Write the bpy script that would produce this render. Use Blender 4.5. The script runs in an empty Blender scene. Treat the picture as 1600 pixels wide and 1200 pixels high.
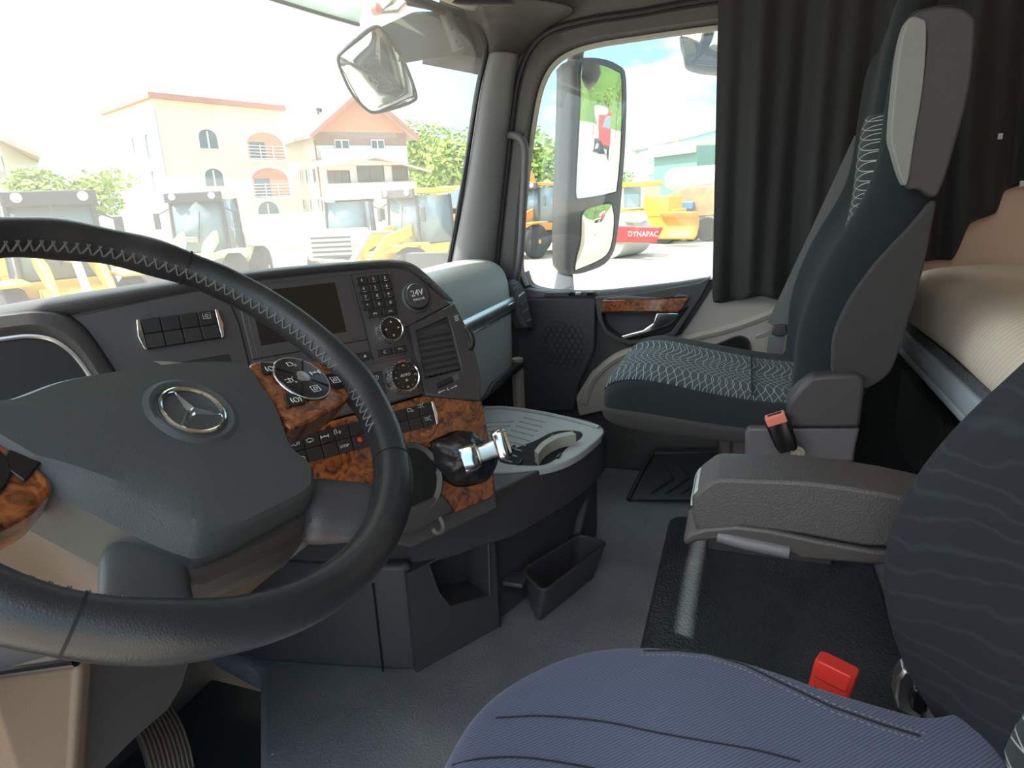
import bpy, bmesh, math, random
from mathutils import Vector as V, Matrix
random.seed(7)
S = bpy.context.scene
C = S.collection
R = math.radians
# ---------------------------------------------------------------- camera
CP = V((-1.02, 0.0, 0.95)); FPX = 1020.0
_a, _p, _r = R(19.7), R(16.2), R(2.5)
FWD = V((math.cos(_p)*math.cos(_a), math.cos(_p)*math.sin(_a), -math.sin(_p)))
_rt = FWD.cross(V((0, 0, 1))).normalized(); _up = _rt.cross(FWD)
RGT = math.cos(_r)*_rt - math.sin(_r)*_up
UPV = math.cos(_r)*_up + math.sin(_r)*_rt
cam = bpy.data.cameras.new('camera'); cam.sensor_width = 36; cam.lens = FPX/1600*36
cam.clip_start = .02; cam.clip_end = 3000
camo = bpy.data.objects.new('camera', cam); C.objects.link(camo)
m3 = Matrix((RGT, UPV, -FWD)).transposed(); camo.matrix_world = Matrix.Translation(CP) @ m3.to_4x4()
S.camera = camo
# ---------------------------------------------------------------- exposure, sky, sun
S.view_settings.view_transform = 'Standard'; S.view_settings.look = 'None'
S.view_settings.gamma = 1; S.view_settings.use_curve_mapping = False
S.view_settings.exposure = 0.95
SUN = V((-.25, .66, 1.15)).normalized()
W = bpy.data.worlds.new('sky'); S.world = W; W.use_nodes = True
nt = W.node_tree; nt.nodes.clear()
def N(t, **k):
    n = nt.nodes.new(t)
    for a, b in k.items(): setattr(n, a, b)
    return n
L = lambda a, b: nt.links.new(a, b)
tc = N('ShaderNodeTexCoord'); sep = N('ShaderNodeSeparateXYZ'); L(tc.outputs['Generated'], sep.inputs[0])
ramp = N('ShaderNodeValToRGB'); L(sep.outputs[2], ramp.inputs[0])
ramp.color_ramp.elements[0].position = 0.0; ramp.color_ramp.elements[0].color = (.50, .74, .86, 1)
ramp.color_ramp.elements[1].position = .75; ramp.color_ramp.elements[1].color = (.14, .34, .66, 1)
e = ramp.color_ramp.elements.new(.22); e.color = (.31, .60, .80, 1)
mp = N('ShaderNodeMapping'); mp.inputs['Scale'].default_value = (2.2, 2.2, 6.5); L(tc.outputs['Generated'], mp.inputs[0])
nz = N('ShaderNodeTexNoise'); nz.inputs['Scale'].default_value = 1.5; nz.inputs['Detail'].default_value = 7; nz.inputs['Roughness'].default_value = .52
L(mp.outputs[0], nz.inputs['Vector'])
cr = N('ShaderNodeValToRGB'); cr.color_ramp.elements[0].position = .53; cr.color_ramp.elements[1].position = .66; L(nz.outputs[0], cr.inputs[0])
mx = N('ShaderNodeMixRGB'); L(cr.outputs[0], mx.inputs[0]); L(ramp.outputs[0], mx.inputs[1]); mx.inputs[2].default_value = (1.25, 1.27, 1.3, 1)
dt = N('ShaderNodeVectorMath', operation='DOT_PRODUCT'); L(tc.outputs['Generated'], dt.inputs[0]); dt.inputs[1].default_value = SUN
pw = N('ShaderNodeMath', operation='POWER'); 
mxd = N('ShaderNodeMath', operation='MAXIMUM'); L(dt.outputs['Value'], mxd.inputs[0]); mxd.inputs[1].default_value = 0
L(mxd.outputs[0], pw.inputs[0]); pw.inputs[1].default_value = 1.6
glow = N('ShaderNodeMixRGB', blend_type='ADD'); glow.inputs[0].default_value = 1; L(mx.outputs[0], glow.inputs[1])
gm = N('ShaderNodeMixRGB', blend_type='MULTIPLY'); gm.inputs[0].default_value = 1; L(pw.outputs[0], gm.inputs[1]); gm.inputs[2].default_value = (2.3, 2.25, 2.1, 1)
L(gm.outputs[0], glow.inputs[2])
bg = N('ShaderNodeBackground'); L(glow.outputs[0], bg.inputs[0]); bg.inputs[1].default_value = 1.0
wo = N('ShaderNodeOutputWorld'); L(bg.outputs[0], wo.inputs[0])
sl = bpy.data.lights.new('sun', 'SUN'); sl.energy = 5.0; sl.angle = R(.6); sl.color = (1, .95, .86)
so = bpy.data.objects.new('sun', sl); C.objects.link(so); so.rotation_euler = SUN.to_track_quat('Z', 'Y').to_euler(); so.location = (-20, 35, 60)
# ---------------------------------------------------------------- helpers
def ray(px, py): return FWD + RGT*((px-800)/FPX) + UPV*((600-py)/FPX)
def at(px, py, x=None, y=None, z=None, pl=None):
    """the point of the place seen at a photo pixel, on the plane x=, y=, z= or (point, normal)"""
    d = ray(px, py)
    if x is not None: t = (x-CP.x)/d.x
    elif y is not None: t = (y-CP.y)/d.y
    elif z is not None: t = (z-CP.z)/d.z
    else: t = (pl[0]-CP).dot(pl[1])/d.dot(pl[1])
    return CP + d*t
class Fr:
    def __init__(s, O, u, w):
        s.O = V(O); s.u = V(u).normalized(); s.w = V(w).normalized(); s.n = s.u.cross(s.w)
    def __call__(s, a, b, d=0.0): return s.O + s.u*a + s.w*b + s.n*d
    def inv(s, px, py, d=0.0):
        p = at(px, py, pl=(s.O + s.n*d, s.n)) - s.O
        return (p.dot(s.u), p.dot(s.w))
    def sub(s, a, b, d=0.0, rot=0.0):
        c, q = math.cos(rot), math.sin(rot)
        return Fr(s(a, b, d), s.u*c + s.w*q, s.w*c - s.u*q)
XY = Fr((0, 0, 0), (1, 0, 0), (0, 1, 0))
class MB:
    def __init__(s): s.v = []; s.f = []
    def add(s, vs, fs):
        o = len(s.v); s.v += [V(p) for p in vs]; s.f += [tuple(i+o for i in f) for f in fs]; return s
    def box(s, c, sz, fr=None):
        hx, hy, hz = (q/2 for q in sz); c = V(c); P = []
        for dx, dy, dz in ((-1,-1,-1),(1,-1,-1),(1,1,-1),(-1,1,-1),(-1,-1,1),(1,-1,1),(1,1,1),(-1,1,1)):
            q = V((dx*hx, dy*hy, dz*hz)); P.append(c+q if fr is None else fr(c.x+q.x, c.y+q.y, c.z+q.z))
        return s.add(P, [(0,3,2,1),(4,5,6,7),(0,1,5,4),(1,2,6,5),(2,3,7,6),(3,0,4,7)])
    def bf(s, fr, a0, a1, b0, b1, d0, d1):
        return s.box(((a0+a1)/2, (b0+b1)/2, (d0+d1)/2), (a1-a0, b1-b0, d1-d0), fr)
    def prism(s, fr, poly, d0, d1):
        n = len(poly)
        vs = [fr(a, b, d0) for a, b in poly] + [fr(a, b, d1) for a, b in poly]
        fs = [tuple(range(n))[::-1], tuple(range(n, 2*n))] + [(i, (i+1) % n, n+(i+1) % n, n+i) for i in range(n)]
        return s.add(vs, fs)
    def loft(s, rings, closed=True, caps=True, loop=False):
        n = len(rings[0]); vs = [p for r in rings for p in r]; fs = []
        m = len(rings)
        for j in range(m if loop else m-1):
            k = (j+1) % m
            for i in range(n if closed else n-1):
                i2 = (i+1) % n; fs.append((j*n+i, j*n+i2, k*n+i2, k*n+i))
        if caps and closed and not loop: fs += [tuple(range(n))[::-1], tuple(range((m-1)*n, m*n))]
        return s.add(vs, fs)
    def grid(s, rows): return s.loft(rows, closed=False, caps=False)
    def tube(s, pts, r, seg=8, closed=False, caps=True, flat=1.0, upv=None):
        pts = [V(p) for p in pts]; n = len(pts); rings = []; prev = None
        for i, p in enumerate(pts):
            a = pts[(i-1) % n] if (closed or i > 0) else p; b = pts[(i+1) % n] if (closed or i < n-1) else p
            t = (b-a).normalized()
            if upv is not None: x = V(upv).cross(t).normalized()
            elif prev is None: x = t.cross(V((0, 0, 1)) if abs(t.z) < .9 else V((1, 0, 0))).normalized()
            else: x = (prev - t*prev.dot(t)).normalized()
            prev = x; y = t.cross(x); rr = r(i/(n-1)) if callable(r) else r
            rings.append([p + (x*math.cos(q)*flat + y*math.sin(q))*rr for q in [2*math.pi*k/seg for k in range(seg)]])
        return s.loft(rings, True, caps, closed)
    def lathe(s, fr, prof, seg=24, caps=True):
        return s.loft([[fr(r*math.cos(2*math.pi*k/seg), r*math.sin(2*math.pi*k/seg), d) for k in range(seg)] for r, d in prof], True, caps)
def empty(name, loc, label=None, cat=None, group=None, kind=None, parent=None):
    o = bpy.data.objects.new(name, None); C.objects.link(o); o.empty_display_size = .05
    if parent: o.parent = parent; o.location = V(loc) - wl(parent)
    else: o.location = loc
    tag(o, label, cat, group, kind); return o
def tag(o, label=None, cat=None, group=None, kind=None):
    for k, q in (('label', label), ('category', cat), ('group', group), ('kind', kind)):
        if q: o[k] = q
    return o
def wl(o):
    p = V((0, 0, 0))
    while o: p = p + o.location; o = o.parent
    return p
def obj(name, mb, mat, parent=None, bevel=0, seg=2, sub=0, sharp=40, solid=0, **tg):
    me = bpy.data.meshes.new(name)
    vs = mb.v; lo = V([min(p[i] for p in vs) for i in range(3)]); hi = V([max(p[i] for p in vs) for i in range(3)])
    c = (lo+hi)/2
    if not parent: c.z = lo.z
    me.from_pydata([p-c for p in vs], [], mb.f)
    bm = bmesh.new(); bm.from_mesh(me); bmesh.ops.remove_doubles(bm, verts=bm.verts, dist=1e-6)
    bmesh.ops.recalc_face_normals(bm, faces=bm.faces); bm.to_mesh(me); bm.free()
    me.shade_smooth(); me.set_sharp_from_angle(angle=R(sharp))
    me.materials.append(M[mat] if isinstance(mat, str) else mat)
    o = bpy.data.objects.new(name, me); C.objects.link(o)
    if parent: o.parent = parent; o.location = c - wl(parent)
    else: o.location = c
    if solid: m = o.modifiers.new('solid', 'SOLIDIFY'); m.thickness = solid; m.offset = 0
    if bevel:
        m = o.modifiers.new('bevel', 'BEVEL'); m.width = bevel; m.segments = seg; m.limit_method = 'ANGLE'; m.angle_limit = R(35)
    if sub: m = o.modifiers.new('sub', 'SUBSURF'); m.levels = sub; m.render_levels = sub
    tag(o, **tg); return o
def copy_tree(o, parent=None):
    c = o.copy(); C.objects.link(c); c.parent = parent
    for ch in o.children: copy_tree(ch, c)
    return c
def rrect(w, h, r, k=4, cx=0, cy=0):
    P = []
    for sx, sy, a0 in ((1,1,0),(-1,1,90),(-1,-1,180),(1,-1,270)):
        for i in range(k+1):
            a = R(a0+90*i/k); P.append((cx+sx*(w/2-r)+r*math.cos(a), cy+sy*(h/2-r)+r*math.sin(a)))
    return P
def spl(pts, k=6, closed=False):
    """smooth curve through points"""
    pts = [V(p) for p in pts]; n = len(pts); out = []
    for i in range(n if closed else n-1):
        g = lambda j: pts[j % n] if closed else pts[max(0, min(n-1, j))]
        a, b, c, d = g(i-1), g(i), g(i+1), g(i+2)
        for q in range(k):
            t = q/k; out.append(.5*((2*b)+(c-a)*t+(2*a-5*b+4*c-d)*t*t+(3*b-a-3*c+d)*t**3))
    if not closed: out.append(pts[-1])
    return out
def spl2(pts, k=5, closed=False): return [(p.x, p.y) for p in spl([(a, b, 0) for a, b in pts], k, closed)]
def text(s, fr, size, mat, parent, name='lettering', ext=.0003, d=0, align='CENTER'):
    cu = bpy.data.curves.new('t', 'FONT'); cu.body = s; cu.size = size; cu.extrude = ext; cu.align_x = align; cu.align_y = 'CENTER'; cu.resolution_u = 2
    to = bpy.data.objects.new('t', cu); C.objects.link(to)
    bpy.context.view_layer.update()
    me = to.to_mesh(); mb = MB(); mb.add([fr(p.co.x, p.co.y, p.co.z + d + ext) for p in me.vertices], [tuple(f.vertices) for f in me.polygons])
    to.to_mesh_clear(); bpy.data.objects.remove(to); bpy.data.curves.remove(cu)
    return obj(name, mb, mat, parent)
def cast(o, pts, lift=.001):
    bpy.context.view_layer.update(); dg = bpy.context.evaluated_depsgraph_get(); oe = o.evaluated_get(dg); mi = oe.matrix_world.inverted(); out = []
    for px, py in pts:
        d = ray(px, py).normalized(); ok, p, n_, i_ = oe.ray_cast(mi @ CP, (mi.to_3x3() @ d).normalized())
        if ok: out.append(oe.matrix_world @ p - d*lift)
    return out
# ---------------------------------------------------------------- materials
M = {}
def mat(name, col, rough=.5, metal=0, bump=None, spec=.5, coat=0, var=None, sheen=0, emit=None, trans=0):
    """bump=(kind, scale, strength); var=(colour2, scale, lo, hi) blotchy second colour"""
    m = bpy.data.materials.new(name); m.use_nodes = True; t = m.node_tree; b = t.nodes['Principled BSDF']
    b.inputs['Base Color'].default_value = (*col, 1); b.inputs['Roughness'].default_value = rough; b.inputs['Metallic'].default_value = metal
    b.inputs['Specular IOR Level'].default_value = spec; b.inputs['Coat Weight'].default_value = coat; b.inputs['Coat Roughness'].default_value = .08
    if sheen: b.inputs['Sheen Weight'].default_value = sheen; b.inputs['Sheen Roughness'].default_value = .5
    if trans: b.inputs['Transmission Weight'].default_value = trans
    if emit: b.inputs['Emission Color'].default_value = (*emit[0], 1); b.inputs['Emission Strength'].default_value = emit[1]
    co = t.nodes.new('ShaderNodeTexCoord')
    if bump:
        k, sc, st = bump
        if k == 'voronoi': x = t.nodes.new('ShaderNodeTexVoronoi'); x.feature = 'SMOOTH_F1'; out = x.outputs['Distance']
        elif k == 'wave': x = t.nodes.new('ShaderNodeTexWave'); x.inputs['Distortion'].default_value = 2; out = x.outputs['Fac']
        else: x = t.nodes.new('ShaderNodeTexNoise'); x.inputs['Detail'].default_value = 3; out = x.outputs[0]
        x.inputs['Scale'].default_value = sc; t.links.new(co.outputs['Object'], x.inputs['Vector'])
        bp = t.nodes.new('ShaderNodeBump'); bp.inputs['Strength'].default_value = st; bp.inputs['Distance'].default_value = .002
        t.links.new(out, bp.inputs['Height']); t.links.new(bp.outputs[0], b.inputs['Normal'])
    if var:
        c2, sc, lo, hi = var
        x = t.nodes.new('ShaderNodeTexNoise'); x.inputs['Scale'].default_value = sc; x.inputs['Detail'].default_value = 6
        t.links.new(co.outputs['Object'], x.inputs['Vector'])
        r = t.nodes.new('ShaderNodeValToRGB'); r.color_ramp.elements[0].position = lo; r.color_ramp.elements[1].position = hi
        r.color_ramp.elements[0].color = (*col, 1); r.color_ramp.elements[1].color = (*c2, 1)
        t.links.new(x.outputs[0], r.inputs[0]); t.links.new(r.outputs[0], b.inputs['Base Color'])
    M[name] = m; return m
mat('plastic', (.058, .054, .055), .46, bump=('noise', 700, .25))
mat('plastic_hub', (.058, .062, .061), .5, bump=('noise', 900, .22))
mat('plastic_panel', (.070, .064, .064), .42, bump=('noise', 800, .18))
mat('plastic_console', (.062, .059, .063), .42, bump=('noise', 500, .3))
mat('plastic_lit', (.115, .080, .055), .42, bump=('noise', 600, .25))  # dark brown plastic, warm light off the ground mixed into its colour
mat('plastic_mid', (.052, .045, .040), .42, bump=('noise', 600, .25))
mat('plastic_grey', (.12, .12, .125), .5, bump=('noise', 600, .2))
mat('plastic_seatgrey', (.12, .11, .118), .45, bump=('noise', 600, .2))
mat('gloss_black', (.012, .011, .011), .18)
mat('screen', (.020, .016, .013), .35, spec=.35)
mat('key', (.022, .020, .020), .38)
mat('line', (.004, .004, .004), .8)
mat('chrome', (.80, .80, .80), .12, 1)
mat('satin', (.62, .62, .60), .3, 1)
mat('white_print', (.62, .62, .60), .6)
mat('red_print', (.7, .03, .02), .4)
mat('leather', (.020, .021, .023), .36, bump=('voronoi', 900, .12), var=((.045, .043, .042), 9, .45, .8))
mat('leather_boot', (.016, .016, .017), .30, bump=('noise', 90, .5))
mat('stitch', (.16, .15, .14), .7)
mat('beige', (.44, .39, .34), .55, bump=('noise', 700, .15))
mat('beige_warm', (.72, .53, .39), .65, bump=('noise', 500, .2))
mat('dash_pale', (.36, .375, .34), .5, bump=('noise', 700, .18))
mat('pillar', (.22, .215, .22), .6, bump=('noise', 700, .15))
mat('frame_dark', (.075, .066, .064), .5, bump=('noise', 500, .2))
mat('rubber', (.018, .018, .019), .55)
mat('trim_pale', (.42, .40, .34), .5)
mat('tray', (.40, .43, .43), .6, bump=('noise', 400, .2))
mat('tray_rib', (.33, .36, .37), .6)
mat('vinyl', (.040, .048, .052), .30, bump=('voronoi', 170, .9), var=((.085, .092, .10), 3.5, .5, .85))
mat('vinyl_grey', (.17, .175, .195), .42, bump=('voronoi', 300, .5), var=((.25, .255, .275), 5, .4, .75))
mat('rubber_mat', (.022, .028, .030), .4, bump=('noise', 300, .2))
mat('carpet_black', (.016, .016, .017), .95, bump=('noise', 600, .8))
mat('curtain', (.020, .020, .019), .75, bump=('noise', 900, .15), sheen=.12)
mat('seat_cloth', (.062, .072, .118), .9, sheen=.15)
mat('seat_velour', (.011, .017, .019), .92, bump=('noise', 900, .5), sheen=.05)
mat('seat_velour_dark', (.016, .020, .028), .92, sheen=.1)
mat('seat_grey', (.046, .043, .043), .9, bump=('noise', 900, .4), sheen=.06)
mat('headrest_grey', (.25, .25, .235), .7, bump=('noise', 800, .2))
mat('headrest_dark', (.062, .055, .056), .6, bump=('noise', 800, .3))
mat('webbing', (.16, .16, .16), .7, bump=('noise', 900, .3))
mat('red_button', (.75, .045, .03), .35)
mat('red_faded', (.80, .22, .16), .5)
mat('armrest', (.062, .055, .053), .5, bump=('noise', 480, .45))
mat('rail', (.42, .48, .52), .4)
mat('felt', (.09, .09, .095), .95, bump=('noise', 500, .8), var=((.18, .18, .19), 300, .45, .6))
mat('steel', (.45, .43, .40), .35, 1)
mat('mirror', (.70, .72, .70), .02, 1)
mat('mirror_shell', (.036, .032, .031), .42)
mat('ext_visor', (.30, .42, .36), .3)
mat('stalk', (.5, .5, .48), .4)
def nodes_of(name): t = M[name].node_tree; return t, t.nodes['Principled BSDF']
def mk_burl():
    mat('burl', (.3, .1, .03), .25, coat=1.0); t, b = nodes_of('burl'); n = t.nodes.new; l = t.links.new
    co = n('ShaderNodeTexCoord'); z = n('ShaderNodeTexNoise'); z.inputs['Scale'].default_value = 40; z.inputs['Detail'].default_value = 5; z.inputs['Distortion'].default_value = 2.2
    l(co.outputs['Object'], z.inputs['Vector'])
    v = n('ShaderNodeTexVoronoi'); v.inputs['Scale'].default_value = 42; v.feature = 'SMOOTH_F1'
    mixv = n('ShaderNodeMixRGB'); mixv.inputs[0].default_value = .06; l(co.outputs['Object'], mixv.inputs[1]); l(z.outputs['Color'], mixv.inputs[2]); l(mixv.outputs[0], v.inputs['Vector'])
    r = n('ShaderNodeValToRGB'); E = r.color_ramp.elements; E[0].position = .33; E[0].color = (.06, .016, .007, 1); E[1].position = .74; E[1].color = (.42, .135, .03, 1)
    e = E.new(.5); e.color = (.25, .068, .016, 1); l(z.outputs[0], r.inputs[0])
    r2 = n('ShaderNodeValToRGB'); r2.color_ramp.elements[0].position = .10; r2.color_ramp.elements[0].color = (.22, .14, .10, 1); r2.color_ramp.elements[1].position = .42; r2.color_ramp.elements[1].color = (1, 1, 1, 1); l(v.outputs['Distance'], r2.inputs[0])
    mm = n('ShaderNodeMixRGB'); mm.blend_type = 'MULTIPLY'; mm.inputs[0].default_value = .85; l(r.outputs[0], mm.inputs[1]); l(r2.outputs[0], mm.inputs[2]); l(mm.outputs[0], b.inputs['Base Color'])
mk_burl()
def mk_squiggle(name, base, line, main, cross, p=.0170):
    """dark cloth with two crossing families of fine light sine lines; main/cross = indices of the object axes"""
    mat(name, base, .9, sheen=.08); t, b = nodes_of(name); n = t.nodes.new; l = t.links.new
    co = n('ShaderNodeTexCoord'); sp = n('ShaderNodeSeparateXYZ'); l(co.outputs['Object'], sp.inputs[0]); acc = None
    def mth(op, x, y=None, z=None):
        q = n('ShaderNodeMath'); q.operation = op
        for i, v in enumerate((x, y, z)):
            if v is None: continue
            if isinstance(v, (int, float)): q.inputs[i].default_value = v
            else: l(v, q.inputs[i])
        return q.outputs[0]
    M_, C_ = sp.outputs[main], sp.outputs[cross]
    for A, k, ph, sl in ((.020, 22, 0, .25), (-.017, 27, 1.1, -.12)):
        sn = mth('MULTIPLY', mth('SINE', mth('MULTIPLY_ADD', C_, k, ph)), A)
        sn2 = mth('MULTIPLY', mth('SINE', mth('MULTIPLY_ADD', M_, 31, ph)), .004)
        v = mth('DIVIDE', mth('ADD', mth('ADD', M_, sn), mth('MULTIPLY_ADD', C_, sl, sn2)), p)
        w = mth('LESS_THAN', mth('PINGPONG', v, .5), .04)
        acc = w if acc is None else mth('MAXIMUM', acc, w)
    mm = n('ShaderNodeMixRGB'); l(acc, mm.inputs[0]); mm.inputs[1].default_value = (*base, 1); mm.inputs[2].default_value = (*line, 1); l(mm.outputs[0], b.inputs['Base Color'])
mk_squiggle('seat_pattern', (.020, .040, .048), (.40, .42, .40), 1, 0)
mk_squiggle('seat_pattern_back', (.022, .028, .030), (.40, .41, .38), 2, 0)
def stripe(name, c1, c2, sc, axis, rough=.6, dist=.0, lo=.4, hi=.6, bump=0):
    mat(name, c1, rough); t, b = nodes_of(name); n = t.nodes.new; l = t.links.new
    co = n('ShaderNodeTexCoord'); w = n('ShaderNodeTexWave'); w.bands_direction = axis; w.inputs['Scale'].default_value = sc; w.inputs['Distortion'].default_value = dist; l(co.outputs['Object'], w.inputs['Vector'])
    r = n('ShaderNodeValToRGB'); r.color_ramp.elements[0].position = lo; r.color_ramp.elements[0].color = (*c1, 1); r.color_ramp.elements[1].position = hi; r.color_ramp.elements[1].color = (*c2, 1)
    l(w.outputs['Fac'], r.inputs[0]); l(r.outputs[0], b.inputs['Base Color'])
    if bump:
        x = n('ShaderNodeTexNoise'); x.inputs['Scale'].default_value = 14; x.inputs['Detail'].default_value = 4; l(co.outputs['Object'], x.inputs['Vector'])
        bp = n('ShaderNodeBump'); bp.inputs['Strength'].default_value = bump; bp.inputs['Distance'].default_value = .01; l(x.outputs[0], bp.inputs['Height']); l(bp.outputs[0], b.inputs['Normal'])
stripe('mattress', (.80, .69, .56), (.73, .62, .50), 38, 'DIAGONAL', .38, bump=.25)
def weave(name, sc):
    t, b = nodes_of(name); n = t.nodes.new; l = t.links.new; col = b.inputs['Base Color'].default_value[:]
    co = n('ShaderNodeTexCoord'); w = n('ShaderNodeTexWave'); w.bands_direction = 'DIAGONAL'; w.inputs['Scale'].default_value = sc; w.inputs['Distortion'].default_value = 1.5; l(co.outputs['Object'], w.inputs['Vector'])
    r = n('ShaderNodeValToRGB'); r.color_ramp.elements[0].color = tuple(q*.75 for q in col[:3])+(1,); r.color_ramp.elements[1].color = tuple(q*1.45 for q in col[:3])+(1,); l(w.outputs['Fac'], r.inputs[0]); l(r.outputs[0], b.inputs['Base Color'])
    bp = n('ShaderNodeBump'); bp.inputs['Strength'].default_value = .3; bp.inputs['Distance'].default_value = .001; l(w.outputs['Fac'], bp.inputs['Height']); l(bp.outputs[0], b.inputs['Normal'])
weave('seat_cloth', 160)
stripe('seat_rib', (.0075, .009, .0135), (.014, .017, .022), 15, 'Z', .92, 9, .84, 1.0)
def mk_glass(name, tint, haze, hcol=(.9, .93, .95), refl=1.0):
    """thin pane: lets light straight through, mirrors at grazing angles, a translucent haze share scatters some"""
    m = bpy.data.materials.new(name); m.use_nodes = True; t = m.node_tree; t.nodes.clear(); n = t.nodes.new; l = t.links.new
    tr = n('ShaderNodeBsdfTransparent'); tr.inputs[0].default_value = (*tint, 1)
    gl = n('ShaderNodeBsdfGlossy'); gl.inputs['Roughness'].default_value = .02
    fr = n('ShaderNodeLayerWeight'); fr.inputs[0].default_value = .5
    pw_ = n('ShaderNodeMath'); pw_.operation = 'POWER'; l(fr.outputs['Facing'], pw_.inputs[0]); pw_.inputs[1].default_value = 5
    ml = n('ShaderNodeMath'); ml.operation = 'MULTIPLY_ADD'; l(pw_.outputs[0], ml.inputs[0]); ml.inputs[1].default_value = .9*refl; ml.inputs[2].default_value = .05*refl
    m1 = n('ShaderNodeMixShader'); l(ml.outputs[0], m1.inputs[0]); l(tr.outputs[0], m1.inputs[1]); l(gl.outputs[0], m1.inputs[2])
    out = n('ShaderNodeOutputMaterial')
    if haze:
        df = n('ShaderNodeBsdfTranslucent'); df.inputs[0].default_value = (*hcol, 1)
        m2 = n('ShaderNodeMixShader'); m2.inputs[0].default_value = haze; l(m1.outputs[0], m2.inputs[1]); l(df.outputs[0], m2.inputs[2]); l(m2.outputs[0], out.inputs[0])
    else: l(m1.outputs[0], out.inputs[0])
    M[name] = m
mk_glass('glass_front', (.97, .99, .98), .08, (1, .97, .9))  # even haze mixed into the pane stands in for lens glare
mk_glass('glass_side', (.93, .97, .96), .025)
mk_glass('glass_dark', (.35, .38, .38), 0)
mk_glass('visor_glass', (.50, .55, .52), .85, (.44, .50, .46))
# ================================================================ the cab shell
def struct(name, mb, m, parent=None, **k):
    o = obj(name, mb, m, parent, **k)
    if not parent: o['kind'] = 'structure'
    return o
# floor: vinyl platform, lower driver footwell
fl = MB().prism(XY, [(-.313, .755), (-.111, .921), (-.07, 1.10), (1.12, 1.10), (1.12, -1.15), (-1.12, -1.15), (-1.12, .20), (-.52, .42), (-.36, .66)], -.06, 0)
floor = struct('floor', fl, 'vinyl_grey', bevel=.012, seg=3)
obj('footwell_floor', MB().box((-.6, .7, -.14), (1.1, .9, .04)), 'rubber_mat', floor)
obj('footwell_riser', MB().prism(XY, [(-.313, .750), (-.10, .925), (-.08, .915), (-.295, .735)], -.14, -.055), 'rubber', floor)
wf = MB().prism(Fr((0, 1.13, 0), (1, 0, 0), (0, 0, 1)), [(-1.15, -.3), (1.15, -.3), (1.15, .66), (-1.15, .66)], -.03, 0)
struct('wall_front', wf, 'carpet_black')
struct('wall_rear', MB().box((0, -1.17, .8), (2.3, .04, 2.4)), 'beige_warm')
wr = MB().prism(Fr((1.12, 0, 0), (0, -1, 0), (0, 0, 1)), [(.36, -.1), (1.16, -.1), (1.16, 2.0), (.36, 2.0)], -.05, 0)
wrt = struct('wall_right', wr, 'beige_warm'); obj('lower_carpet', MB().box((1.112, -.76, .22), (.016, .80, .68)), 'carpet_black', wrt)
struct('wall_left', MB().box((-1.15, -.85, .9), (.05, .62, 2.2)), 'beige_warm')
struct('ceiling', MB().box((0, -.15, 1.98), (2.3, 2.1, .05)), 'trim_pale')
kp = empty('trim_3', (1.12, .95, -.1), kind='structure')
obj('kick_panel', MB().box((1.14, .97, .33), (.05, .36, .86)), 'plastic', kp); obj('kick_panel', MB().box((-1.14, .97, .2), (.05, .36, 1.1)), 'plastic', kp)
obj('door_post', MB().tube([at(808, 560, x=1.06), at(812, 650, x=1.06), at(815, 700, x=1.06)], .022, 8), 'beige', kp)
obj('left_pillar', MB().loft([[V((x, y+dy, z)) for x, y in ((-1.15, .80), (-1.05, .80), (-1.0, .93), (-1.15, .95))] for z, dy in ((.6, 0), (1.0, -.10), (1.5, -.22), (1.96, -.25))]), 'pillar', kp)
# passenger door in its own plane: a = towards the rear, b = up, d = into the cab
FD = Fr((1.12, 0, 0), (0, -1, 0), (0, 0, 1))
door = empty('door_1', (1.12, .2, .1), kind='structure')
D = lambda px, py, d=0: FD.inv(px, py, d)
wpix = [(1110,437),(1060,444),(1000,450),(935,456),(880,456),(845,452),(827,444),(820,425),(818,400),(822,330),(830,250),(842,170),(853,130),(869,104),(893,87),(932,74),(1000,63),(1112,48)]
win = [D(*p) for p in wpix]; zb, zt = win[0][1], win[-1][1]
win = [(.30, zb+.02)] + win + [(.30, zt)]
opix = [(1110,470),(1060,478),(1000,482),(935,486),(880,486),(830,486),(790,470),(779,440),(781,400),(788,330),(797,250),(806,170),(815,120),(833,78),(864,50),(925,33),(1000,22),(1112,2)]
out = [D(*p) for p in opix]; out = [(.33, out[0][1])] + out + [(.33, out[-1][1])]
sw = spl2(win[7:], 4); sq = spl2(out[7:], 4)
rings = []
for (a, b), (c, e) in zip(sw, sq):
    rings.append([FD(c, e, -.03), FD(c, e, .016), FD(c+(a-c)*.25, e+(b-e)*.25, .034), FD(c+(a-c)*.7, e+(b-e)*.7, .034), FD(a+(c-a)*.16, b+(e-b)*.16, .012), FD(a+(c-a)*.16, b+(e-b)*.16, -.03)])
obj('window_frame', MB().loft(rings, True, True), 'frame_dark', door)
obj('glass_run_trim', MB().tube([FD(a+(c-a)*.07, b+(e-b)*.07, .004) for (a, b), (c, e) in zip(sw, sq)], .009, 6), 'trim_pale', door)
obj('door_seal', MB().tube([FD(c, e, .022) for c, e in sq], .011, 8), 'rubber', door)
obj('door_seal', MB().tube([FD(c+(c-a)*.28, e+(e-b)*.28, .012) for (a, b), (c, e) in zip(sw, sq)], .008, 8), 'rubber', door)
pane = obj('window_1', MB().prism(FD, spl2(win, 2), -.022, -.018), 'glass_side'); pane['kind'] = 'structure'
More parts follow.
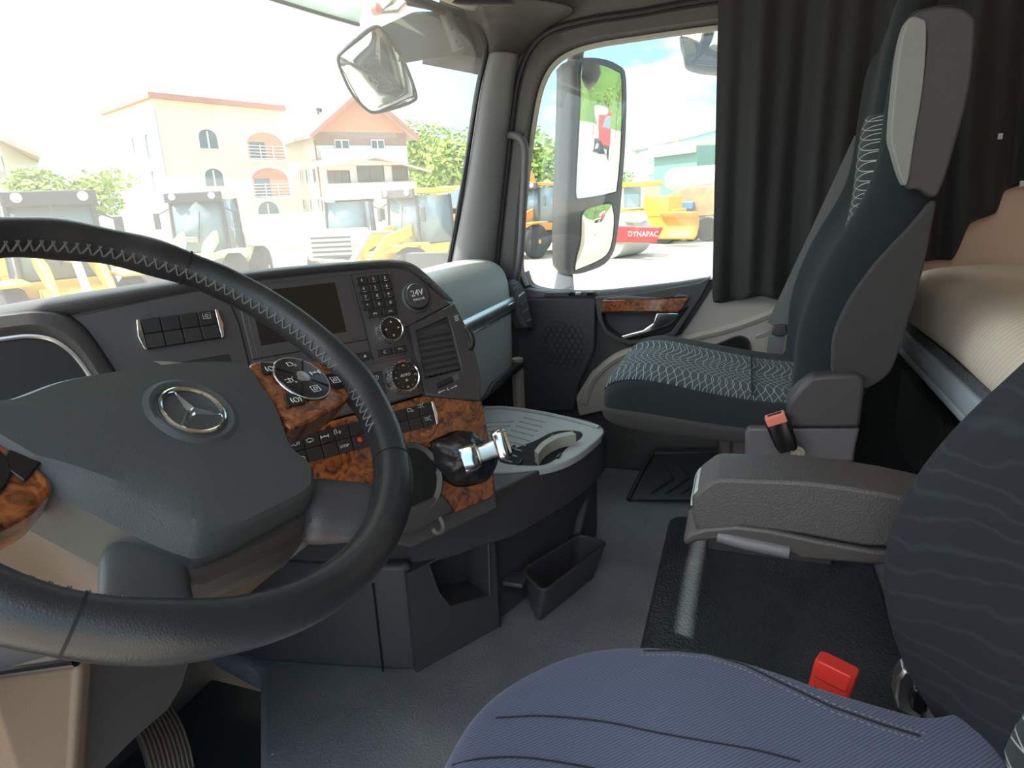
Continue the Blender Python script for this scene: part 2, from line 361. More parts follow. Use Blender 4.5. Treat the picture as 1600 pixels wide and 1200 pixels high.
# lower door: carrier plate, then each panel proud of it
sill = spl2(win[1:9], 4)
obj('door_carrier', MB().prism(FD, [(.36, .66)] + sill + [(-.80, .66), (-.80, -.05), (.36, -.05)], -.05, .0), 'plastic_panel', door)
up = [D(*p, .02) for p in [(1110,433),(1060,441),(1000,448),(935,455),(880,456),(845,454),(825,450),(813,452),(813,466),(935,466),(960,463),(1075,462),(1100,452)]]
obj('door_sill', MB().prism(FD, up, -.01, .03), 'plastic_grey', door, bevel=.006, seg=3)
spk = [D(*p, .02) for p in [(812,466),(932,464),(931,520),(930,545),(918,572),(905,600),(898,640),(812,640)]]
obj('speaker_panel', MB().prism(FD, spk, .0, .035), 'plastic', door, bevel=.005)
g = MB(); ga, gb = D(880, 540, .036)
for i in range(-4, 5):
    for j in range(-4, 5):
        a = ga + (i + (j % 2)*.5)*.021; b = gb + j*.0182
        if (a-ga)**2 + (b-gb)**2 < .0068:
            h = [(a+.0108*math.cos(R(60*k+30)), b+.0108*math.sin(R(60*k+30))) for k in range(6)]
            for k in range(6): g.tube([FD(*h[k], .0365), FD(*h[(k+1) % 6], .0365)], .0011, 4)
obj('speaker_grille', g, 'plastic', door, kind='stuff')
arm = [D(*p, .04) for p in [(931,463),(1010,456),(1095,441),(1111,432),(1098,458),(1076,492),(1057,522),(1030,533),(985,537),(962,530),(945,518),(935,495)]]
armi = [D(*p, .04) for p in [(941,488),(1000,488),(1058,488),(1072,480),(1076,478),(1064,497),(1050,517),(1028,526),(985,531),(966,525),(950,514),(943,500)]]
def ringplate(name, fr, outer, inner, d0, d1, m, parent, bevel=.004, back=None):
    mb = MB(); mb.loft([[fr(a, b, d0) for a, b in outer], [fr(a, b, d1) for a, b in outer], [fr(a, b, d1) for a, b in inner], [fr(a, b, back if back is not None else d0) for a, b in inner]], True, False)
    n = len(inner); mb.f.append(tuple(range(3*n, 4*n)))
    return obj(name, mb, m, parent, bevel=bevel)
ah = ringplate('armrest_surround', FD, arm, armi, .0, .055, 'plastic', door, .005, back=.004)
wood = [D(*p, .06) for p in [(941,468),(1000,467),(1060,465),(1077,464),(1073,474),(1062,488),(1020,487),(970,487),(941,488)]]
obj('wood_pull_strip', MB().prism(FD, wood, .03, .065), 'burl', ah, bevel=.004)
obj('pull_top', MB().prism(FD, [D(*p, .06) for p in [(938,467),(975,462),(1050,466),(1060,459),(1080,461),(1077,466),(1000,469)]], .02, .062), 'plastic_grey', ah, bevel=.004)
obj('door_handle', MB().prism(FD, [D(*p, .045) for p in [(1026,488),(1063,488),(1056,500),(1045,508),(1010,520),(975,530),(970,525),(1005,515),(1020,505)]], .02, .05), 'chrome', ah, bevel=.004, label='chrome inner door release lever')
obj('sill_switch_plate', MB().prism(FD, [D(*p, .035) for p in [(852,457),(930,456),(931,463),(850,463)]], .02, .04), 'plastic', door, bevel=.002)
for px in (893, 904, 922): obj('window_switch', MB().prism(FD, [D(*p, .04) for p in [(px-4,456),(px+4,456),(px+5,461),(px-5,461)]], .03, .05), 'gloss_black' if px != 904 else 'satin', door, bevel=.002)
low = [D(*p, .02) for p in [(1111,452),(1145,455),(1240,470),(1330,480),(1340,600),(1230,600),(1180,580),(1120,560),(1000,590),(950,640),(905,650),(900,620),(925,580),(960,558),(1020,545),(1062,527),(1086,492)]]
obj('lower_panel', MB().prism(FD, low, .0, .028), 'beige', door, bevel=.006, seg=3)
ridge = [D(*p, .03) for p in [(1240,470),(1210,487),(1150,510),(1080,528),(1000,545),(955,565),(925,595),(912,630)]]
obj('panel_ridge', MB().tube([FD(a, b, .022) for a, b in spl2(ridge, 4)], .016, 8), 'beige', door)
pk = spl2([D(*p, .03) for p in [(1085,551),(1120,538),(1150,526),(1163,527),(1171,536),(1173,560),(1172,580),(1140,580),(1100,560)]], 3, True)
pki = [(a*.97+.03*(sum(q[0] for q in pk)/len(pk)), b*.97+.03*(sum(q[1] for q in pk)/len(pk))) for a, b in pk]
obj('door_pocket', MB().prism(FD, pk, .02, .031), 'line', door)
obj('pocket_lip', MB().tube([FD(a, b, .03) for a, b in pk], .003, 6, closed=True), 'plastic', door)
# A pillar, between windscreen and door seal
pil = empty('trim_1', (1.05, .85, .66), kind='structure')
rows = []
for pl_, pr_ in zip([(696,446),(703,420),(727,300),(740,220),(750,150),(759,105),(764,80)], [(772,446),(774,420),(786,300),(794,220),(801,150),(806,115),(812,92)]):
    A = at(*pl_, x=1.0); B = at(*pr_, x=1.10); B.z = A.z
    n = V((-.8, -.6, 0)).normalized(); o = V((.03, .05, 0))
    rows.append([A+V((.06, .03, 0)), A, A*.82+B*.18+n*.022, A*.55+B*.45+n*.034, A*.25+B*.75+n*.03, A*.08+B*.92+n*.014, B, B+V((.05, .0, 0))])
obj('pillar_cover', MB().grid(rows), 'pillar', pil, sub=1, solid=.006)
fr_ = [at(px, py, x=1.0) + V((.01, .012, 0)) for px, py in [(690,452),(700,428),(725,300),(748,150),(762,85),(761,62),(752,42),(737,26),(700,14),(640,2)]]
obj('windscreen_seal', MB().tube(spl(fr_, 4), .009, 8), 'rubber', pil)
tw = at(768, 236, x=1.045); FT = Fr(tw, V((.55, -.83, 0)), V((-.02, -.15, 1))); FT = Fr(tw, FT.u, FT.n.cross(FT.u))
tb = obj('tweeter', MB().lathe(FT, [(.023, -.02), (.023, .004), (.020, .008), (.0195, .005)], 28), 'plastic', pil)
g = MB().lathe(FT, [(.019, .002), (.019, .0045), (.0, .006)], 24, False)
obj('tweeter_grille', g, 'plastic_grey', tb)
gd = MB()
for i in range(-6, 7):
    for j in range(-6, 7):
        if i*i+j*j < 38: gd.lathe(FT.sub(i*.0028, j*.0028, .006-.0015*(i*i+j*j)/38), [(.0009, 0), (.0009, .0005)], 5)
obj('grille_hole', gd, 'line', tb, kind='stuff')
obj('tweeter_bracket', MB().prism(FT, spl2([(-.012, .012), (-.008, .05), (.004, .062), (.02, .06), (.024, .03), (.024, -.02), (.0, -.024)], 3, True), -.02, .0), 'pillar', pil, bevel=.004)
gh = spl([at(791, 212, x=1.09), at(800, 211, x=1.07), at(813, 216, x=1.065), at(820, 232, x=1.065), at(820, 262, x=1.065), at(817, 330, x=1.065), at(813, 400, x=1.065), at(806, 440, x=1.08), at(800, 450, x=1.10)], 5)
obj('grab_handle', MB().tube(gh, .0125, 12), 'plastic_grey', pil, label='dark grey tubular entry grab handle')
# header over windscreen and door
hd = empty('trim_2', (.3, .8, 1.45), kind='structure')
rows = []
for t in range(13):
    x = -1.1 + 2.16*t/12; k = 1 - .16*(x/1.05)**2 * .9
    yb = .79 + .10*(1-(abs(x)/1.05)**2.2); z0 = 1.475 - .0*x
    rows.append([V((x, yb+.03, z0+.03)), V((x, yb, z0)), V((x, yb-.03, z0-.006)), V((x, yb-.05, z0+.004)), V((x, yb-.055, z0+.03)), V((x, yb-.02, z0+.09))])
obj('header_rail', MB().grid(rows), 'trim_pale', hd, solid=.004)
rows = [[p+V((0, .045, -.012)) for p in r[:3]] for r in rows]
obj('header_seal', MB().grid([[r[0], r[1]] for r in rows]), 'rubber', hd, solid=.012)
obj('overhead_bin', MB().prism(Fr((0, 0, 0), (0, 1, 0), (0, 0, 1)), [(.78, 1.53), (.70, 1.50), (.62, 1.515), (.55, 1.56), (.50, 1.66), (.5, 1.95), (.95, 1.95), (.95, 1.60)], -1.1, 1.0), 'plastic_grey', hd, bevel=.02, seg=3)
obj('roof_front_panel', MB().prism(Fr((0, 0, 0), (0, 1, 0), (0, 0, 1)), [(.86, 1.50), (.93, 1.54), (.93, 1.97), (.86, 1.97)], -1.12, 1.12), 'trim_pale', hd)
obj('overhead_end_cap', MB().loft([[at(712,-6,y=.74), at(730,-6,y=.74), at(838,-10,y=.62), at(850,-14,y=.62)], [at(705,6,y=.73), at(740,12,y=.72), at(830,14,y=.60), at(848,6,y=.60)], [at(700,2,y=.76), at(735,4,y=.76), at(830,4,y=.66), at(846,0,y=.66)]], False, False), 'plastic_seatgrey', hd, sub=2, solid=.01)
# corner and cant rail above the door
cr_ = []
for (a, b), (c, e) in zip(sw, sq):
    k = (c-a, e-b); ln = math.hypot(*k)
    cr_.append([FD(c-.0*k[0], e, -.03), FD(c, e, .012), FD(c+k[0]/ln*.05, e+k[1]/ln*.05, .03), FD(c+k[0]/ln*.14, e+k[1]/ln*.14, .07), FD(c+k[0]/ln*.30, e+k[1]/ln*.30, .09)])
i0 = next(i for i, q in enumerate(sq) if q[1] > 1.28)
obj('cant_rail', MB().grid(cr_[i0:]), 'frame_dark', hd, solid=.006)
cz = [[at(764,92,x=1.0)+V((.03,.02,0)), at(764,90,x=1.0), at(782,95,x=1.03), at(800,96,x=1.07), at(812,94,x=1.10)], [at(764,60,x=1.0)+V((.03,.02,0)), at(764,60,x=1.0), at(786,62,x=1.02), at(806,66,x=1.06), at(826,72,x=1.10)], [at(745,32,x=1.0)+V((.03,.02,0)), at(748,32,x=1.0), at(782,34,x=1.0), at(815,36,x=1.04), at(850,48,x=1.09)], [at(735,18,x=.98)+V((0,.03,0)), at(740,18,x=.97), at(780,18,x=.96), at(820,16,x=.98), at(880,32,x=1.08)], [at(735,0,x=.96), at(750,0,x=.95), at(790,0,x=.93), at(830,-5,x=.95), at(920,12,x=1.06)]]
obj('pillar_corner', MB().grid(cz), 'frame_dark', hd, sub=2, solid=.005)
# windscreen
rows = []
for j in range(9):
    t = j/8; z = .60 + (1.53-.60)*t
    ye = .965 - (z-.60)*.275
    rows.append([V((x, ye + .13*(1-abs(x/1.03)**2.4), z)) for x in [-1.06+2.11*i/24 for i in range(25)]])
ws = obj('window_2', MB().grid(rows), 'glass_front'); ws['kind'] = 'structure'
# ================================================================ dashboard
_al, _tl = R(34), R(18)
_m = V((math.sin(_al), math.cos(_al), 0))
FP = Fr(CP + ray(626, 590)*1.12, (math.cos(_al), -math.sin(_al), 0), V((0, 0, math.cos(_tl))) + _m*math.sin(_tl))
dash = empty('dashboard', FP(-.2, -.2, -.2), 'dark truck dashboard with burl wood panel, radio, round knobs and pale glovebox side', 'dashboard')
P_ = lambda px, py, d=0: FP.inv(px, py, d)
ftop = [P_(*p) for p in [(-330,585),(0,516),(107,494),(259,462),(400,437),(520,424),(605,417),(640,420),(660,437),(690,462),(704,474)]]
stop_ = [P_(*p) for p in [(-330,545),(0,478),(107,461),(259,438),(400,420),(520,410),(605,404),(638,403),(659,417),(690,449),(707,467)]]
face = ftop + [(.137, .02), (.134, -.07), (.033, -.036), (-.037, -.040), (-.30, -.043), (-.34, -.14), (-.95, -.14)]
panel = obj('instrument_panel', MB().prism(FP, face, -.03, 0), 'plastic_panel', dash, bevel=.003)
rings = []
fw = V((.30, .95, 0)).normalized()
for i, ((a, b), (c, e)) in enumerate(zip(ftop, stop_)):
    p0, p1 = FP(a, b, -.002), FP(c, e, -.004)
    mid = FP(a+(c-a)*.45, b+(e-b)*.45, .012)
    q1 = p1 + fw*.05 + V((0, 0, -.002)); q2 = p1 + fw*.16; q2.z = min(q2.z, p1.z-.022)
    q3 = V((p1.x + .16, 1.14, .745 if i < 8 else .70)); 
    if q3.y < q2.y: q3.y = q2.y + .02
    rings.append([p0, mid, p1, q1, q2, q3])
obj('top_cover', MB().grid(rings), 'plastic', dash, sub=2, sharp=60)
# body behind and below the panel
body = [(-.95, .10), (-.30, .10), (.12, .08), (.13, -.07), (.128, -.24), (-.049, -.25), (-.12, -.20), (-.30, -.17), (-.36, -.30), (-.95, -.30)]
obj('dash_body', MB().prism(FP, body, -.26, -.028), 'plastic', dash, bevel=.01)
wp = [(-.30, -.046), (-.037, -.043), (.033, -.039), (.090, -.053), (.147, -.076), (.143, -.15), (.136, -.209), (.128, -.245), (.115, -.25), (-.049, -.256), (-.12, -.20), (-.30, -.165)]
wood_panel = obj('wood_panel', MB().prism(FP, wp, -.03, .004), 'burl', dash, bevel=.003, seg=3, label='glossy reddish brown burl wood centre panel')
obj('panel_base', MB().prism(FP, [(.142, -.20), (.133, -.275), (-.052, -.285), (-.13, -.225), (-.12, -.19), (-.045, -.245), (.118, -.24)], -.06, -.004), 'plastic_panel', dash, bevel=.004)
def line(pts, r, m, parent, d=.0006, name='seam', fr=FP): return obj(name, MB().tube([fr(a, b, d) for a, b in pts], r, 5), m, parent)
# --- radio
radio = obj('radio', MB().bf(FP, -.232, .0225, .037, .186, -.01, .0016), 'plastic_panel', dash, bevel=.002)
obj('screen', MB().bf(FP, -.215, -.076, .092, .176, 0, .0022), 'screen', radio, bevel=.002)
obj('display_frame', MB().bf(FP, -.224, -.050, .078, .183, 0, .0019), 'plastic_panel', radio, bevel=.001)
digits = ['1','2','3','4','5','6','7','8','9','*','0','#']
for r_ in range(4):
    for c_ in range(3):
        u, w = -.030 + .0213*c_, .1722 - .0144*r_
        obj('key', MB().bf(FP, u-.0098, u+.0098, w-.0063, w+.0063, 0, .0048), 'key', radio, bevel=.0012)
        text(digits[r_*3+c_], FP.sub(u-.001, w+.0008, .0049), .0072, 'white_print', radio)
        if r_ < 3 and r_*3+c_ > 0: obj('letter_mark', MB().bf(FP, u-.003, u+.003, w-.0046, w-.0040, .0048, .0051), 'white_print', radio)
for u, ic in ((-.021, 'pick'), (.0075, 'hang')):
    w = .1145; obj('key', MB().bf(FP, u-.0135, u+.0135, w-.0062, w+.0062, 0, .0048), 'key', radio, bevel=.0012)
    g = MB()
    for k in range(7):
        a = R(20+140*k/6); g.bf(FP.sub(u+.003*math.cos(a), w-.001+.002*math.sin(a), .0049), -.0008, .0008, -.0007, .0007, 0, .0003)
    obj('phone_icon', g, 'white_print', radio)
for u, w, s in ((-.020, .0475, 'C'), (.0085, .0475, '\u21b0'), ):
    obj('key', MB().bf(FP, u-.0135, u+.0135, w-.006, w+.006, 0, .0045), 'key', radio, bevel=.0012)
    if s == 'C': text('C', FP.sub(u, w, .0046), .007, 'white_print', radio)
    else: obj('back_icon', MB().tube([FP(u+.004, w-.002, .0047), FP(u+.004, w+.0015, .0047), FP(u-.003, w+.0015, .0047), FP(u-.001, w+.0035, .0047), FP(u-.003, w+.0015, .0047), FP(u-.001, w-.0005, .0047)], .0004, 4), 'white_print', radio)
for u in (-.095, -.062):
    obj('key', MB().bf(FP, u-.016, u+.016, .0405, .054, 0, .004), 'key', radio, bevel=.0012)
for u in (-.0715, -.056): obj('key_icon', MB().prism(FP, [(u-.003, .0455), (u+.003, .0455), (u, .050)], .004, .0045), 'white_print', radio)
line([(.0235, .186), (.0225, .036)], .0007, 'plastic_grey', radio, .002)
line([(-.046, .186), (-.043, .036)], .0006, 'line', radio, .002)
line([(-.232, .074), (-.045, .074)], .0008, 'line', radio, .002)
def knob(name, u, w, r, parent, red=False):
    f = FP.sub(u, w)
    k = obj(name, MB().lathe(f, [(r*1.10, 0), (r*1.10, .004), (r*1.04, .006), (r, .021), (r*.965, .0235), (r*.90, .0225), (r*.88, .021)], 40), 'chrome', parent, label='round knob with chrome rim')
    obj('knob_face', MB().lathe(f, [(r*.89, .015), (r*.88, .0218), (r*.6, .0226), (0.0005, .0226)], 36), 'gloss_black', k)
    g = MB()
    for q in range(28):
        a = 2*math.pi*q/28; g.bf(f.sub(r*1.015*math.cos(a), r*1.015*math.sin(a), 0, a), -.0008, .0008, -.0007, .0007, .007, .02)
    obj('grip_rib', g, 'satin', k, kind='stuff')
    return k, f
nk, f = knob('knob', -.005, .083, .0205, radio)
nk.name = 'navigation_knob'
for q in range(4):
    a = R(90*q); c_, s_ = math.cos(a), math.sin(a); rr = .0115
    obj('arrow', MB().prism(f.sub(rr*c_, rr*s_, 0, a), [(.0022, 0), (-.0012, .0018), (-.0012, -.0018)], .0222, .0232), 'white_print', nk)
# --- socket cover
sc = obj('socket_cover', MB().lathe(FP.sub(.063, .134), [(.026, 0), (.026, .002), (.0235, .004), (.0225, .010), (.021, .012), (.0005, .0122)], 36), 'plastic', dash, label='round black socket cover lettered 24V')
obj('socket_ring', MB().lathe(FP.sub(.064, .133), [(.0275, -.001), (.0275, .004), (.0255, .007), (.0245, .003)], 36, False), 'plastic_grey', sc)
text('24V', FP.sub(.062, .138, .0124, R(3)), .0155, 'white_print', sc)
text('MAX15A', FP.sub(.063, .127, .0124, R(3)), .006, 'white_print', sc)
line([(.030, .083), (.06, .092), (.134, .113)], .0009, 'line', panel)
# --- centre air vent
vo = [(.031, .083), (.131, .110), (.146, .06), (.151, .01), (.150, -.035), (.137, -.073), (.033, -.040)]
vi = [(.042, .073), (.112, .089), (.1135, .06), (.114, .03), (.1145, .01), (.115, -.010), (.038, -.012)]
def rp(name, fr, o, i, d0, d1, back, m, parent, bevel): return ringplate(name, fr, o, i, d0, d1, m, parent, bevel, back)
vent = rp('air_vent', FP, vo, vi, -.02, .013, -.03, 'plastic', dash, .003)
obj('vent_gap_shade', MB().bf(FP, .037, .116, -.014, .092, -.029, -.012), 'line', vent)  # near-black plate paints the shade between the slats
for k in range(8):
    w = -.004 + .0113*k; dwr = .010 if k == 7 else .0; a1 = .1145
    obj('slat', MB().loft([[FP(u, w+dwr*t+dw, dd) for dw, dd in ((-.0030, .002), (-.0030, .0085), (.0030, .0055), (.0030, -.001))] for t, u in ((0, .0400), (1, a1))]), 'plastic', vent, bevel=.0006)
for u in (.06, .082): obj('vane_tab', MB().bf(FP, u-.006, u+.006, -.011, -.003, -.004, .007), 'gloss_black', vent, bevel=.002)
obj('flow_slider', MB().tube([FP(.058, -.0285, .014), FP(.090, -.0225, .014)], .0048, 12), 'key', vent)
obj('slider_cap', MB().bf(FP.sub(.098, -.021, .013, R(10)), -.007, .005, -.005, .005, 0, .002), 'plastic_grey', vent)
g = MB()
for s_ in (-1, 1):
    g.prism(FP.sub(.077+.006*s_, -.038, .0132, R(10)), [(0, -.0006), (s_*.011, -.0006), (s_*.011, -.002), (s_*.015, 0), (s_*.011, .002), (s_*.011, .0006), (0, .0006)], 0, .0005)
g.bf(FP.sub(.077, -.038, .0132, R(10)), -.0008, .0008, -.0025, .0025, 0, .0005)
obj('arrow_mark', g, 'white_print', vent)
obj('thumbwheel', MB().lathe(Fr(FP(.143, .043, .006), FP.w, FP.n), [(.022, -.005), (.024, -.003), (.024, .003), (.022, .005)], 28), 'key', vent)
g = MB()
for k in range(4): g.bf(FP.sub(.128, .079+.0028*k, .0133, R(14)), -.004, .004, -.0006, .0006, 0, .0004)
obj('flow_mark', g, 'white_print', vent)
# --- climate control
cl = obj('climate_control', MB().bf(FP, -.125, .029, -.037, .033, -.01, .0014), 'plastic_panel', dash, bevel=.002)
ck, f = knob('climate_knob', -.001, .000, .0262, cl)
text('AUTO', f.sub(0, .002, .0228), .0068, 'white_print', ck)
for q in range(12):
    a = R(90-30*q)
    if q % 3 == 0: obj('dial_icon', MB().tube([f.sub(.0185*math.cos(a), .0185*math.sin(a))(-.002, -.001, .0226), f.sub(.0185*math.cos(a), .0185*math.sin(a))(0, .0018, .0226), f.sub(.0185*math.cos(a), .0185*math.sin(a))(.002, -.0012, .0226)], .0005, 4), 'white_print', ck)
    else: obj('dial_dot', MB().lathe(f.sub(.0185*math.cos(a), .0185*math.sin(a), .0222), [(.0006, 0), (.0006, .0005)], 6), 'white_print', ck)
obj('fan_icon', MB().lathe(f.sub(0, -.007, .0224), [(.0022, 0), (.0022, .0005), (.0012, .0005), (.0012, 0)], 12, False), 'white_print', ck)
obj('red_pointer', MB().bf(f.sub(-.001, .0262), -.004, .004, -.001, .001, .012, .0238), 'red_print', ck)
for (u, w) in (P_(587, 590), P_(591, 608)):
    obj('button', MB().bf(FP, u-.015, u+.013, w-.009, w+.009, 0, .0036), 'key', cl, bevel=.0012)
u, w = P_(587, 590); obj('clock_icon', MB().tube([FP(u+.0035*math.cos(R(30*k)), w+.0035*math.sin(R(30*k)), .0039) for k in range(12)], .0004, 4, True).tube([FP(u, w+.0025, .0039), FP(u, w, .0039), FP(u+.002, w, .0039)], .0004, 4), 'white_print', cl)
u, w = P_(591, 608); g = MB()
for k in (-1, 0, 1): g.tube([FP(u+.0026*k+.0007*math.sin(q), w-.003+q*.0009, .0039) for q in range(7)], .0004, 4)
obj('heater_icon', g.bf(FP, u-.004, u+.004, w-.0045, w-.004, .0037, .0042), 'white_print', cl)
# --- switch rows in the wood
def switches(name, u0, u1, w0, w1, cols, parent, endr=False, endl=False, d0=.004, rows_=2, fr=FP):
    b = obj(name, MB().bf(fr, u0, u1, w0, w1, -.01, d0+.002), 'gloss_black', parent, bevel=.0015)
    cw = (u1-u0)/cols; h = (w1-w0)/rows_
    for c_ in range(cols):
        for r_ in range(rows_):
            a0 = u0+c_*cw+.0009; b0 = w0+r_*h
            obj('switch', MB().loft([[fr(a, q, d) for q, d in ((b0+.0008, d0+.002), (b0+.0008, d0+(.0065 if r_ == 0 else .004)), (b0+h-.0004, d0+(.004 if r_ == 0 else .0065)), (b0+h-.0004, d0+.002))] for a in (a0, a0+cw-.0018)]), 'key', b, bevel=.0006)
    for e_, s_ in ((endr, 1), (endl, -1)):
        if e_:
            a = u1 if s_ > 0 else u0
            obj('chrome_end', MB().prism(fr, [(a, w0-.001), (a+s_*.004, w0+.001), (a+s_*.0075, w0+(w1-w0)*.45), (a+s_*.0045, w1), (a, w1+.001)], -.004, d0+.0065), 'chrome', b, bevel=.001)
    return b
s1 = switches('switch_row', -.082, .0415, -.093, -.053, 5, dash, endr=True)
s2 = switches('switch_row', -.262, -.088, -.099, -.055, 7, dash)
def icon(fr, k, par, m='white_print', d=0):
    g = MB(); T = lambda *p, r=.0005, c=False: g.tube([fr(a, b, d) for a, b in p], r, 4, c)
    if k == 'ring': T(*[(.003*math.cos(R(40*i)), .003*math.sin(R(40*i))) for i in range(9)], c=True); T((-.005, .003), (-.006, 0), (-.005, -.003)); T((.005, .003), (.006, 0), (.005, -.003))
    if k == 'truck': T((-.005, -.002), (-.005, .002), (-.001, .0035), (.003, .002), (.005, .001), (.005, -.002), c=True); T((-.002, -.003), (.001, -.003))
    if k == 'axle': T((-.006, 0), (.006, 0), r=.0008); T((-.006, -.0025), (-.006, .0025), r=.0008); T((.006, -.0025), (.006, .0025), r=.0008); T((0, 0), (0, .0015), r=.001)
    if k == 'seat': T((-.005, -.003), (-.005, .004), (-.002, .005), (-.001, -.002), c=True); T((.001, -.001), (.006, -.001)); T((.0035, -.004), (.0035, .002))
    if k == 'beam': T((-.004, -.002), (-.004, .003), (.001, .003), (.003, .001), (.002, -.002), c=True); T((.003, -.003), (.006, -.003)); T((.004, -.001), (.006, -.001))
    if k == 'lamp': T((-.001, -.003), (-.001, .003), (.003, .0015), (.003, -.0015), c=True); T((-.006, .002), (-.003, .002)); T((-.006, -.002), (-.003, -.002)); T((.004, .003), (.006, .004)); T((.004, -.003), (.006, -.004))
    if k == 'hub': T((-.005, -.004), (.005, -.004), (.005, .004), (-.005, .004), c=True); T(*[(.0022*math.cos(R(60*i)), .0022*math.sin(R(60*i))) for i in range(6)], c=True)
    return obj('icon', g, m, par)
for (px, py), k in (((640, 641), 'beam'), ((657, 634), 'lamp'), ((668, 654), 'lamp')):
    u, w = P_(px, py, .01); icon(FP.sub(u, w, .0112), k, s1)
for (px, py), k in (((461, 693), 'ring'), ((484, 688), 'truck'), ((507, 682), 'axle'), ((527, 675), 'seat'), ((471, 716), 'truck')):
    u, w = P_(px, py, .01); icon(FP.sub(u, w, .0112), k, s2)
u, w = P_(538, 697, .01); text('STOP', FP.sub(u, w, .0112), .0062, 'white_print', s2)
u, w = P_(563, 687, .01); obj('red_lamp', MB().lathe(FP.sub(u, w, .006), [(.0045, 0), (.0045, .003), (.003, .005), (.0003, .0055)], 14), 'red_button', s2)
s3 = switches('switch_row', -.366, -.268, .113, .155, 4, dash, endr=True, endl=True, d0=.001)
u, w = P_(323, 493, .008); icon(FP.sub(u, w, .0068), 'hub', s3)
obj('card_slot', MB().bf(FP, -.325, -.262, .072, .088, -.005, .002), 'key', dash, bevel=.001)
line([(-.446, .172), (-.411, .091), (-.39, .04)], .0012, 'line', panel, .001)
line([(-.247, .186), (-.238, .13), (-.238, .02)], .0012, 'line', panel, .001)
# --- instrument cluster
arc = [P_(*p) for p in [(-200,560),(-60,540),(0,531),(45,526),(80,531),(108,548),(128,570),(143,592),(165,625)]]
ring = spl2(arc, 5)
cl_ = obj('instrument_cluster', MB().prism(FP, ring + [(-.40, .0), (-.80, .0)], -.004, .003), 'screen', dash)
obj('chrome_trim', MB().tube([FP(a, b, .006) for a, b in ring], .0035, 8), 'satin', cl_)
obj('cluster_hood', MB().grid([[FP(a, b, .004), FP(a+.006, b+.012, .016), FP(a+.014, b+.026, .012), FP(a+.02, b+.034, -.001)] for a, b in ring]), 'plastic_panel', cl_, solid=.002)
# --- cup holder in the wood, bag hook
fc = FP.sub(-.022, -.172)
cup = obj('cup_holder', MB().loft([[fc(rx*math.cos(R(12*k)), ry*math.sin(R(12*k)), d) for k in range(30)] for rx, ry, d in ((.053, .062, -.004), (.053, .062, .010), (.050, .059, .013), (.046, .055, .010), (.043, .052, .0055), (.001, .001, .005))]), 'plastic_panel', dash, label='round black cup holder set into the wood')
obj('cup_shade_disc', MB().loft([[fc(.0435*math.cos(R(12*k)), .0525*math.sin(R(12*k)), d) for k in range(30)] for d in (.0052, .0058)]), 'line', cup)  # flat black disc, the shade inside the cup painted on
obj('cup_holder_lip', MB().prism(fc, [(-.06, -.045), (.045, -.04), (.062, -.078), (-.03, -.088), (-.07, -.07)], -.0, .012), 'plastic', cup, bevel=.006, seg=3)
hk = at(682, 822, y=.46)
FH = Fr(hk, FP.u, FP.w)
obj('bag_hook', MB().tube(spl([FH(.010, .012, 0), FH(.010, -.002, .005), FH(.003, -.010, .009), FH(-.007, -.008, .009), FH(-.010, -.001, .006)], 5), 0.004, 8), 'plastic_seatgrey', dash, label='small grey bag hook below the wood panel')
# --- passenger side of the dashboard
pd = MB(); rows = []
prof = [(1.14, .66), (.98, .735), (.84, .757), (.765, .750), (.728, .728), (.712, .695), (.706, .655), (.702, .61), (.702, .54), (.703, .47), (.705, .40), (.716, .350), (.76, .325), (.86, .315), (1.14, .31)]
for x, k in ((-.35, 0), (.20, 0), (.40, 0), (.60, 0), (.80, 0), (.92, .0), (.99, .006), (1.03, .02), (1.05, .05), (1.055, .10)):
    rows.append([V((x + (.0), y + k*(1.2 if y < .9 else 0), z - (k*.35 if z > .6 else -k*.35))) for y, z in prof])
pdash = obj('passenger_dash', MB().grid(rows), 'dash_pale', dash, sub=2, sharp=80, label='pale grey green glovebox side of the dashboard')
st = [[V((x, y+k, z)) for y, z in ((.712, .628), (.700, .630), (.695, .622), (.695, .600), (.699, .590), (.712, .588))] for x, k in ((.1, 0), (.5, 0), (.9, 0), (.985, .002), (1.01, .01))]
ts = obj('trim_strip', MB().grid(st), 'satin', pdash, sharp=50)
obj('trim_line', MB().tube([V((.1, .696, .586)), V((.98, .697, .586)), V((1.01, .71, .586))], .0025, 6), 'gloss_black', pdash)
obj('glovebox_pull', MB().box((.95, .693, .611), (.06, .006, .011)), 'chrome', pdash, bevel=.004, seg=3)
gs = [at(p[0], p[1], y=.708) for p in [(757,617),(766,598),(792,577),(810,566),(813,572),(800,584),(775,600),(760,616)]]
F0 = Fr((0, .708, 0), (1, 0, 0), (0, 0, 1))
gr = obj('lower_grille', MB().prism(F0, [(p.x, p.z) for p in gs], -.02, .012), 'plastic_panel', pdash, bevel=.003)
g = MB()
for k in range(22):
    t = k/21; p = gs[0]*(1-t)+gs[3]*t; q = gs[7]*(1-t)+gs[4]*t
    g.tube([V((p.x, .694, p.z)), V((q.x+.012, .694, q.z))], .0014, 4); g.tube([V((q.x, .694, q.z)), V((p.x+.012, .694, p.z))], .0014, 4)
obj('grille_mesh', g, 'rubber', gr, kind='stuff')
